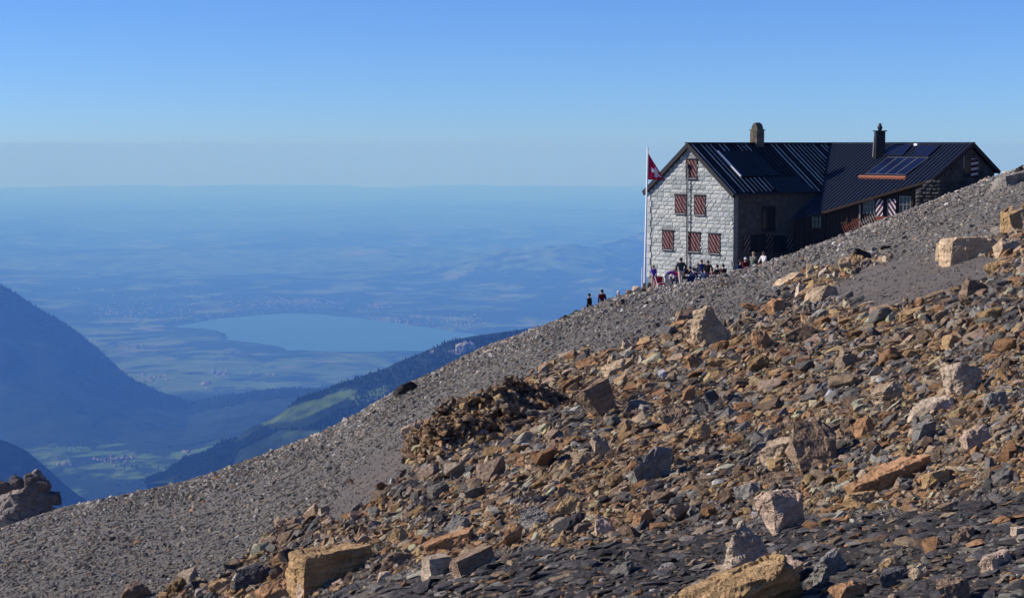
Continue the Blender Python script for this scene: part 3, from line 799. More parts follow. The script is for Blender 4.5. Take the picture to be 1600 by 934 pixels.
# fall lines that start in the valley
nv_ = 22
for i in range(1, nv_):
    s = Bl.lerp(Vl, i / nv_)
    t = s.copy(); e = seg_end(s)
    # all valley starts lie on the left; the seam spacing along the ridge is kept
    MB().bar(s + u2 * .02, e - fall2 * .02 + u2 * .02, 0.05, 0.06, u2).done('roof_seam', M_RIB2, roof2)
MB().bar(Bl + Vector((0, 0, .04)), Gl + Vector((0, 0, .04)), 0.28, 0.07).done('ridge_cap', M_ROOF2, roof2)
MB().bar(Vl + u2 * -.05, VLl + u2 * -.05, 0.10, 0.16, (0, 0, 1)).done('fascia', M_WOOD, hut)
for b in (VLl, VRl): MB().bar(Gl + Vector((0, 0, -.08)), b + Vector((0, 0, -.08)), 0.05, 0.26, (0, 0, 1)).done('bargeboard', M_BARGE, hut)
def rp2(u, v): return on_plane(u, v, G_, n_roof2)
panels([rp2(1394, 228), rp2(1426, 228), rp2(1411, 245), rp2(1379, 245)], 2, 1, 'solar_panel_or_shade', M_PANELB, roof2, u2, M_IRON)
panels([rp2(1440, 228.5), rp2(1470, 229), rp2(1451, 246), rp2(1424, 245.5)], 2, 1, 'solar_panel_or_shade', M_PANELB, roof2, u2, M_IRON)
panels([rp2(1388, 247.5), rp2(1453, 248), rp2(1415, 275.5), rp2(1353, 274.5)], 4, 1, 'solar_panel_or_shade', M_PANELB, roof2, u2, M_PFR)
MB().bar(rp2(1343, 278) + u2 * .08, rp2(1416, 279.5) + u2 * .08, 0.18, 0.16, u2).done('panel_trim', M_COPPER, roof2, 'orange copper trim under the solar panels')
MB().box(rp2(1433, 228) + u2 * .1, 0.14, 0.14, 0.08).done('roof_vent', M_WHITE, roof2)

# wall under the long eave
WA, WB = V_ + (VLb - V_) * 0.02, VLb.copy()
wn = (WB - WA); wn.z = 0; wn.normalize(); nrm = Vector((-wn.y, wn.x, 0)); 
if nrm.y > 0: nrm = -nrm
ofs = -nrm * 0.45
WPT = WA + ofs
def wp(u, v, off=0.0): return on_plane(u, v, WPT, nrm, off)
wl0, wl1 = L(WA + ofs), L(WB + ofs)
zb0 = -2.0
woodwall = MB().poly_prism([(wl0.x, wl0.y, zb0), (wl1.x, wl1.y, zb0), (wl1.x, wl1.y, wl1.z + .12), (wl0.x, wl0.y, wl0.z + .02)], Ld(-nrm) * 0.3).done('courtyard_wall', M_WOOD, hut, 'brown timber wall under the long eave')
bk = L(WA + ofs + r2 * 4.0); MB().poly_prism([(wl0.x, wl0.y, zb0), (bk.x, bk.y, zb0), (bk.x, bk.y, 6.4), (wl0.x, wl0.y, wl0.z - .18)], Ld(f1) * -0.2).done('return_wall', M_MORTD, hut)
nl = Ld(nrm)
def wall_quad(u0, u1, v0, v1, off, depth, name, mat, parent, label=None):
    q = [wp(u0, v0, off), wp(u1, v0, off), wp(u1, v1, off), wp(u0, v1, off)]
    zt, zb = q[0].z, q[3].z
    q[1].z = zt; q[2].z = zb
    for a, b in ((0, 3), (1, 2)): q[b].x, q[b].y = q[a].x, q[a].y
    return MB().poly_prism(q, nl * depth).done(name, mat, parent, label)
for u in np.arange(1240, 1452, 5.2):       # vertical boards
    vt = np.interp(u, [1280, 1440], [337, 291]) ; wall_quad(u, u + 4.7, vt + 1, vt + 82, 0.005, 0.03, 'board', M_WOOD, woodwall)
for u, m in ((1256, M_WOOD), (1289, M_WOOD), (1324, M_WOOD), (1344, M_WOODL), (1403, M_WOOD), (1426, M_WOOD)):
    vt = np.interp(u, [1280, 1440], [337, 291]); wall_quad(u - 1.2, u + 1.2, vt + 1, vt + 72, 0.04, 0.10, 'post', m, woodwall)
for (a, b, c, d) in ((1268, 1284, 338, 356), (1350, 1366, 312, 334), (1387, 1391, 312, 340), (1406, 1423, 307, 332)):
    w = wall_quad(a, b, c, d, 0.05, 0.04, 'window', M_GLASS, woodwall)
    n = 3 if b - a > 8 else 1
    for k in range(n + 1):
        x = a + (b - a) * k / n; wall_quad(x - .5, x + .5, c, d, 0.10, 0.03, 'frame', M_WFRAME if d != 356 else M_WOOD, w)
    wall_quad(a, b, c - .6, c + .6, 0.14, 0.03, 'frame', M_WFRAME if d != 356 else M_WOOD, w)
    wall_quad(a, b, (c + d) / 2 - .4, (c + d) / 2 + .4, 0.14, 0.03, 'frame', M_WFRAME if d != 356 else M_WOOD, w)
wall_quad(1369, 1380, 311, 338, 0.22, 0.05, 'shutter', M_SHUTB, woodwall, 'striped shutter, left of the pair')
wall_quad(1389, 1400, 311, 345, 0.22, 0.05, 'shutter', M_SHUTC, woodwall, 'striped shutter, right of the pair')
# railings of weathered and red wood in front of the wall
rail = MB().bar(wp(1318, 356, 1.0), wp(1344, 343, 1.0), 0.07, 0.08).done('railing', M_WOODR, hut, 'red brown railing of slanting laths')
for k in range(9):
    u = 1318 + k * 3.2; v = 356 - k * 1.6; MB().bar(wp(u - 2, v - 3, 1.05), wp(u + 4.5, v + 13, 1.05), 0.06, 0.04).done('lath', M_WOODR, rail)
rail = MB().bar(wp(1345, 350, 1.0), wp(1370, 336, 1.0), 0.06, 0.07).done('railing', M_WOODL, hut, 'bleached railing of slanting laths')
for k in range(7):
    u = 1346 + k * 3.6; v = 349 - k * 1.9; MB().bar(wp(u - 2, v - 5, 1.05), wp(u + 5, v + 11, 1.05), 0.05, 0.04).done('lath', M_WOODL, rail)
wall_quad(1370, 1396, 338, 356, 0.9, 0.2, 'parapet', M_WOODR, hut)

# gable of the second wing
Gw = G_ + r2 * .15
gl = [L(p) for p in (Gw + f2 * 3.5 - UP * (3.5 * tan2 + .18), Gw - UP * .15, Gw - f2 * 2.5 - UP * 1.95)]
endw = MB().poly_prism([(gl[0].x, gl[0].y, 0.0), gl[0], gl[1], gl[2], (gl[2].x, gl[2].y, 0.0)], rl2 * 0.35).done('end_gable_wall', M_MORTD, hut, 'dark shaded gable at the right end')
def ep(u, v, off=0.0): return on_plane(u, v, Gw, -r2, off)
fl2 = Ld(-f2)
g0 = ep(1464, 300); W2 = (ep(1556, 300) - g0).length
for k in range(18):                      # courses of stone, coloured dark for the shade
    z = 3.6 + k * .36
    h_ = max(0, ZR - .2 - z - .3) ; la = min(3.45, h_ / tan2); ra = min(2.45, h_ / .73)
    if la + ra < .6: break
    c = L(Gw); a = Vector((c.x, c.y, z)) - fl2 * la; b = Vector((c.x, c.y, z)) + fl2 * ra
    x = 0.0; Lr = (b - a).length
    while x < Lr - .1:
        w = min(rr.uniform(.5, .95), Lr - x)
        MB().box(a + fl2 * (x + w / 2) - rl2 * .02, w / 2 - .012, 0.05, 0.165, (fl2, rl2, Vector((0, 0, 1)))).done('stone_block', M_WALLD, endw)
        x += w
def eq(u0, u1, v0, v1, off, depth, name, mat, parent, label=None):
    a = ep(u0, v0, off); b = ep(u1, v0, off); zb = ep(u0, v1, off).z
    return MB().poly_prism([a, Vector((b.x, b.y, a.z)), Vector((b.x, b.y, zb)), Vector((a.x, a.y, zb))], -rl2 * depth).done(name, mat, parent, label)
w = eq(1507, 1517, 247, 276, 0.1, 0.05, 'window', M_GLASS, hut, 'small window in the right gable')
M_SHUTD = shutter_mat('gable_shutter_stripes', -1.0, 0.36, (0.62, 0.60, 0.60), (0.06, 0.012, 0.015), 0.45)
eq(1517, 1528, 248, 277, 0.12, 0.05, 'shutter', M_SHUTD, w)
eq(1506, 1518, 246, 248, 0.12, 0.05, 'lintel', M_IRON, w)
eq(1505, 1506.4, 243, 264, 0.16, 0.05, 'downpipe', M_WFRAME, hut)

# chimneys
ch = on_plane(1183, 224, A1, f1)
chx = 0.0
c0 = Vector((0.0, ch.y, 0))
chim = MB().box((0, c0.y, ZR + 0.15), 0.33, 0.36, 0.75).done('chimney', M_CHIM, hut, 'stone chimney with an arched cap')
for k in range(6):
    for s in range(2):
        MB().box(((s - .5) * .34, c0.y - .365, ZR - .1 + k * .17), 0.155, 0.02, 0.075).done('stone_block', M_CHIM, chim)
MB().box((0, c0.y, ZR + 0.93), 0.38, 0.41, 0.04).done('slab', M_CHIM, chim)
arch = [(x_, c0.y - .3, ZR + .97 + z_) for x_, z_ in ((.30, 0), (.25, .17), (.17, .33), (.08, .43), (-.08, .43), (-.17, .33), (-.25, .17), (-.30, 0))]
MB().poly_prism(arch, (0, .6, 0)).done('cap', M_CHIM, chim)
MB().box((0, c0.y, ZR + 1.40), 0.08, 0.20, 0.05).done('cap_stone', M_CHIM, chim)
cb = rp2(1374, 244)
stove = MB().box((cb.x, cb.y, cb.z + .55), 0.30, 0.32, 1.15, (Vector((.8, -.6, 0)), Vector((.6, .8, 0)), UP)).done('chimney', M_STOVE, hut, 'dark sheet metal chimney with a round pot')
MB().box((cb.x, cb.y, cb.z + 1.74), 0.42, 0.40, 0.035, (Vector((.8, -.6, 0)), Vector((.6, .8, 0)), UP)).done('slab', M_STOVE, stove)
MB().tube([(cb.x, cb.y, cb.z + 1.76), (cb.x, cb.y, cb.z + 1.86), (cb.x, cb.y, cb.z + 1.98), (cb.x, cb.y, cb.z + 2.1), (cb.x, cb.y, cb.z + 2.16), (cb.x, cb.y, cb.z + 2.24), (cb.x, cb.y, cb.z + 2.27)], [.10, .15, .19, .14, .08, .12, .05], 12).done('chimney_pot', M_IRON, stove, smooth=True)
q = rp2(1364, 247); MB().tube([q + Vector((0, 0, .05)), Vector((q.x + .08, q.y, q.z + 1.5))], 0.045, 8).done('flue_pipe', M_WFRAME, stove)
MB().tube([rp2(1370, 247) + UP * .05, rp2(1370, 247) + UP * 1.55], 0.03, 8).done('flue_pipe', M_WOODR, stove)

# rough stone pier beside the wing
pw = P(1449, 330, 111.6); pier = empty('stone_pier', (pw.x, pw.y, pw.z - .6), math.radians(-18), 'low dry stone pier in sunlight at the corner of the right wing', 'wall')
rp = random.Random(3)
for j in range(11):
    z = j * 0.235; x = -0.78 + rp.uniform(0, .04)
    top = 0.78 if j < 7 else 0.78
    if j >= 8: x = -0.78 + (j - 7) * .22
    while x < top - .1:
        w = min(rp.uniform(.28, .62), top - x)
        o = bpy.data.objects.new('stone_block', BLK[rp.randrange(10)]); COL.objects.link(o); o.parent = pier
        o.location = (x + w / 2, rp.uniform(-.03, .03), z + .12); o.scale = (w - .015, .22, .225)
        o.material_slots[0].link = 'OBJECT'; o.material_slots[0].material = M_CHIM if False else M_WALLD
        x += w
MB().box((0, .25, 1.0), .76, .2, 1.0).done('core', M_MORTD, pier)

# flagpole and flag
fp = P(1007, 449, 112.0); ft = P(1012, 233, 112.3)
pole = empty('flagpole', fp, 0, 'tall white flagpole beside the left corner of the hut', 'flagpole')
MB().tube([(0, 0, -.4), (0, 0, .02), (ft.x - fp.x, ft.y - fp.y, ft.z - fp.z)], [.075, .075, .05], 10).done('pole', M_WHITE, pole, smooth=True)
MB().ball((ft.x - fp.x, ft.y - fp.y, ft.z - fp.z + .03), .07).done('finial', M_ALU, pole)
MB().box((0, 0, 0.1), .12, .12, .2).done('base', M_WFRAME, pole)
q1, q2 = P(1013.2, 240, 112.25), P(1012.4, 281, 112.2)
flag = empty('flag', q1, 0, 'red flag with a white cross hanging limp from the flagpole', 'flag')
nx, nz = 22, 18; Vv = []
for j in range(nz + 1):
    for i in range(nx + 1):
        s, t = i / nx, j / nz
        a = Vector(q1).lerp(q2, t)
        drop = s * 1.72 * (1 - .0 * t); out = s * 1.05
        # hoist is straight; the fly sags so the cloth forms a triangle
        p = Vector((a.x + out * (1 - .0 * t), a.y + .10 * math.sin(9 * s + 3 * t) * s ** .5, a.z - drop * (1 - t) * (1 - .02 * s)))
        Vv.append(p - q1)
F_ = grid_faces(nz + 1, nx + 1)
me = from_np('cloth', np.array([tuple(v) for v in Vv]), F_, True)
uvl = me.uv_layers.new(name='UVMap'); ids = np.empty(len(me.loops), np.int32); me.loops.foreach_get('vertex_index', ids)
uvv = np.stack([(ids % (nx + 1)) / nx, 1 - (ids // (nx + 1)) / nz], 1).astype(np.float32); uvl.data.foreach_set('uv', uvv.ravel())
g = NT('flag_cloth'); tc = g.node('ShaderNodeTexCoord'); sx = g.node('ShaderNodeSeparateXYZ'); g.l.new(tc.outputs['UV'], sx.inputs[0])
ax = g.math('ABSOLUTE', g.math('SUBTRACT', sx.outputs[0], 0.5)); ay = g.math('ABSOLUTE', g.math('SUBTRACT', sx.outputs[1], 0.5))
h1 = g.math('MULTIPLY', g.math('LESS_THAN', ax, 0.32), g.math('LESS_THAN', ay, 0.10)); h2 = g.math('MULTIPLY', g.math('LESS_THAN', ax, 0.10), g.math('LESS_THAN', ay, 0.32))
g.out(g.mix(g.math('MAXIMUM', h1, h2), (0.50, 0.012, 0.05), (0.75, 0.7, 0.72)), 0.8, spec=0.1)
o = mesh_obj('cloth', me, g.m, flag, world=False); so = o.modifiers.new('t', 'SOLIDIFY'); so.thickness = .01
tp_ = P(1003, 448, 113); thin = MB().tube([(0, 0, -.3), (0, 0, 1.25)], .03, 8).done('marker_post', M_WHITE, None); thin.location = tp_; prop(thin, 'thin short white post just left of the flagpole', 'post')

# ================================================================ ROCKS
def rock_material(name, attr=None, strata=2.5):
    g = NT(name); co = g.coords('Object')
    if attr:
        a = g.node('ShaderNodeAttribute', attribute_name=attr, attribute_type='INSTANCER'); base = a.outputs['Color']; nsc = 1.0
    else:
        a = g.node('ShaderNodeObjectInfo'); base = a.outputs['Color']; nsc = 1.0
    n1 = g.noise(co, 1.6, 6, 0.7, 0.3); n2 = g.noise(co, 9, 6, 0.75); n4 = g.noise(co, 0.9, 3, 0.6)
    st = g.node('ShaderNodeMapping'); tc = g.node('ShaderNodeTexCoord'); g.l.new(tc.outputs['Object'], st.inputs[0]); st.inputs['Scale'].default_value = (0.9, 0.9, 9); st.inputs['Rotation'].default_value = (.35, .5, 0)
    n3 = g.noise(st.outputs[0], strata, 5, 0.65, 0.4)
    k = g.ramp(n1, [(0.28, (0.62, 0.60, 0.60)), (0.48, (1.1, 1.1, 1.1)), (0.72, (1.75, 1.66, 1.55))])
    c = g.mix(1.0, base, k, 'MULTIPLY')
    k = g.ramp(n3, [(0.35, (0.72, 0.70, 0.68)), (0.6, (1.22, 1.2, 1.18))]); c = g.mix(0.85, c, k, 'MULTIPLY')
    # rusty lichen stains and grey weathering blotches
    m = g.ramp(n4, [(0.52, (0, 0, 0)), (0.66, (1, 1, 1))]); c = g.mix(g.math('MULTIPLY', m, 0.30), c, (0.30, 0.19, 0.10))
    m = g.ramp(g.noise(co, 2.3, 5, 0.7), [(0.60, (0, 0, 0)), (0.70, (1, 1, 1))]); c = g.mix(g.math('MULTIPLY', m, 0.30), c, (0.36, 0.33, 0.29))
    vo = g.node('ShaderNodeTexVoronoi', feature='DISTANCE_TO_EDGE'); vo.inputs['Scale'].default_value = 2.0
    wv = g.node('ShaderNodeVectorMath', operation='ADD'); nz = g.node('ShaderNodeTexNoise'); nz.inputs['Scale'].default_value = 2.2; nz.inputs['Detail'].default_value = 6.0; nz.inputs['Roughness'].default_value = 0.7; g.l.new(co, nz.inputs['Vector']); g.l.new(co, wv.inputs[0]); g.l.new(nz.outputs['Color'], wv.inputs[1]); g.l.new(wv.outputs[0], vo.inputs['Vector'])
    cr = g.ramp(vo.outputs['Distance'], [(0.0, (0.25, 0.22, 0.2)), (0.02, (1, 1, 1))]); c = g.mix(0.45, c, cr, 'MULTIPLY')
    n5 = g.noise(co, 30, 5, 0.8); c = g.mix(0.6, c, g.ramp(n5, [(0.3, (0.7, 0.7, 0.7)), (0.7, (1.25, 1.25, 1.25))]), 'MULTIPLY')
    nb = g.bump(n3, 0.10, 0.8); nb = g.bump(n2, 0.06, 0.9, nb); nb = g.bump(cr, 0.02, 0.4, nb)
    return g.out(c, 0.93, nb, spec=0.15)
M_ROCK = rock_material('weathered_rock')
M_CHIP = rock_material('loose_stone', 'col')
g = NT('crumbling_earth'); co = g.coords('Object')
n1 = g.noise(co, 4.5, 8, .75); n2 = g.noise(co, 16, 6, .8); n3 = g.noise(co, 1.4, 3, .6)
c = g.ramp(n1, [(.28, (.075, .052, .036)), (.45, (.19, .13, .08)), (.6, (.30, .205, .12)), (.78, (.40, .31, .22))])
c = g.mix(g.ramp(n3, [(.5, (0, 0, 0)), (.62, (1, 1, 1))]), c, g.ramp(n2, [(.3, (.10, .085, .075)), (.7, (.26, .21, .17))]))
M_BANK = g.out(c, .95, g.bump(n2, .03, .7, g.bump(n1, .04, .6)), spec=.1)
COLR = {'ochre': (0.50, 0.335, 0.165), 'rust': (0.46, 0.265, 0.135), 'tan': (0.54, 0.41, 0.265), 'brown': (0.30, 0.215, 0.145), 'grey': (0.285, 0.27, 0.235),
        'slate': (0.108, 0.106, 0.107), 'pale': (0.60, 0.48, 0.345), 'pink': (0.58, 0.43, 0.31), 'white': (0.66, 0.64, 0.61), 'dark': (0.04, 0.037, 0.035)}
def rock_bm(seed, dims=(1, 1, 1), blocky=0.5, cuts=9, sub=2, rough=0.07, strata=0.0, facets=1.0, taper=0.0):
    """angular stone: a box trimmed by chance planes, then broken into facets, cracks and ledges"""
    r = random.Random(seed); bm = bmesh.new()
    if blocky < 1.1:            # hull of chance points: an irregular faceted stone
        e = 0.55 + 0.4 * (1 - min(1, blocky))
        for k in range(cuts + r.randint(6, 12)):
            d = Vector((r.gauss(0, 1), r.gauss(0, 1), r.gauss(0, 1))).normalized()
            d = Vector([math.copysign(abs(c) ** e, c) for c in d]); bm.verts.new(d * r.uniform(.72, 1.0))
        res = bmesh.ops.convex_hull(bm, input=bm.verts[:])
        loose = [v for v in bm.verts if not v.link_faces]
        if loose: bmesh.ops.delete(bm, geom=loose, context='VERTS')
        bmesh.ops.dissolve_limit(bm, angle_limit=math.radians(14), verts=bm.verts[:], edges=bm.edges[:])
    else:
        bmesh.ops.create_cube(bm, size=2.0)
        for v in bm.verts:          # no two faces parallel
            j = .16
            v.co = Vector((v.co.x * (1 - r.uniform(0, j)), v.co.y * (1 - r.uniform(0, j)), v.co.z * (1 - r.uniform(0, j) * (1.5 if v.co.z > 0 else .3))))
        for k in range(cuts + 4):
            n = Vector((r.gauss(0, 1), r.gauss(0, 1), r.gauss(0, 1))).normalized()
            sup = max(abs(v.co.dot(n)) for v in bm.verts); d = sup * r.uniform(0.76, 0.96)
            res = bmesh.ops.bisect_plane(bm, geom=bm.verts[:] + bm.edges[:] + bm.faces[:], plane_co=n * d, plane_no=n, clear_outer=True)
            ed = [e for e in res['geom_cut'] if isinstance(e, bmesh.types.BMEdge)]
            if ed:
                try: bmesh.ops.holes_fill(bm, edges=ed)
                except Exception: pass
    lo = [min(v.co[k] for v in bm.verts) for k in range(3)]; hi = [max(v.co[k] for v in bm.verts) for k in range(3)]
    for v in bm.verts: v.co = Vector([((v.co[k] - lo[k]) / (hi[k] - lo[k]) * 2 - 1) * dims[k] for k in range(3)])
    if taper:
        ox = r.uniform(-.5, .3) * taper * dims[0]
        for v in bm.verts:
            q = (v.co.z / dims[2] + 1) / 2; v.co.x = v.co.x * (1 - taper * q) + ox * q; v.co.y = v.co.y * (1 - taper * q)
    if sub:
        bmesh.ops.triangulate(bm, faces=bm.faces[:])
        for _ in range(sub):
            ln = sorted(e.calc_length() for e in bm.edges); med = ln[len(ln) // 3]
            bmesh.ops.subdivide_edges(bm, edges=[e for e in bm.edges if e.calc_length() >= med * 0.9], cuts=1, use_grid_fill=False)
            bmesh.ops.triangulate(bm, faces=bm.faces[:])
        bm.normal_update()
        so = Vector((seed * 3.1, seed * 1.7, 0)); s0 = max(dims)
        new = []; sax = Vector((r.uniform(-.7, .7), r.uniform(-.5, .5), 1)).normalized()
        for v in bm.verts:
            p = v.co / s0
            f = mnoise.fractal(p * 2.0 + so, 0.8, 2.1, 5)
            q = 0.0
            if strata:
                zz = p.dot(sax) * strata + 0.6 * mnoise.noise(p * 1.5 + so); q = (abs((zz % 1.0) - 0.5) - 0.25) * 1.7
            pp = Vector((p.x, p.y, p.z * (1.6 if strata else 1))) * 2.6 + so + mnoise.noise_vector(p * 3 + so) * .25
            dd, pts = mnoise.voronoi(pp); cell = mnoise.cell(pts[0] * 7.3) 
            crack = -max(0.0, 0.10 - (dd[1] - dd[0])) * 5.0
            d2, p2 = mnoise.voronoi(pp * 2.7); c2 = mnoise.cell(p2[0] * 5.1)
            n = v.normal.copy(); hor = Vector((n.x, n.y, n.z * .2))
            new.append(v.co + n * (rough * s0 * (f * 0.75 + facets * (cell * .75 + crack * .7 + c2 * .22))) + hor * (q * rough * s0 * 0.9))
        for v, c in zip(bm.verts, new): v.co = c
    return bm
def rock_mesh(name, *a, **k):
    bm = rock_bm(*a, **k); bmesh.ops.recalc_face_normals(bm, faces=bm.faces[:])
    me = bpy.data.meshes.new(name); bm.to_mesh(me); bm.free(); return me
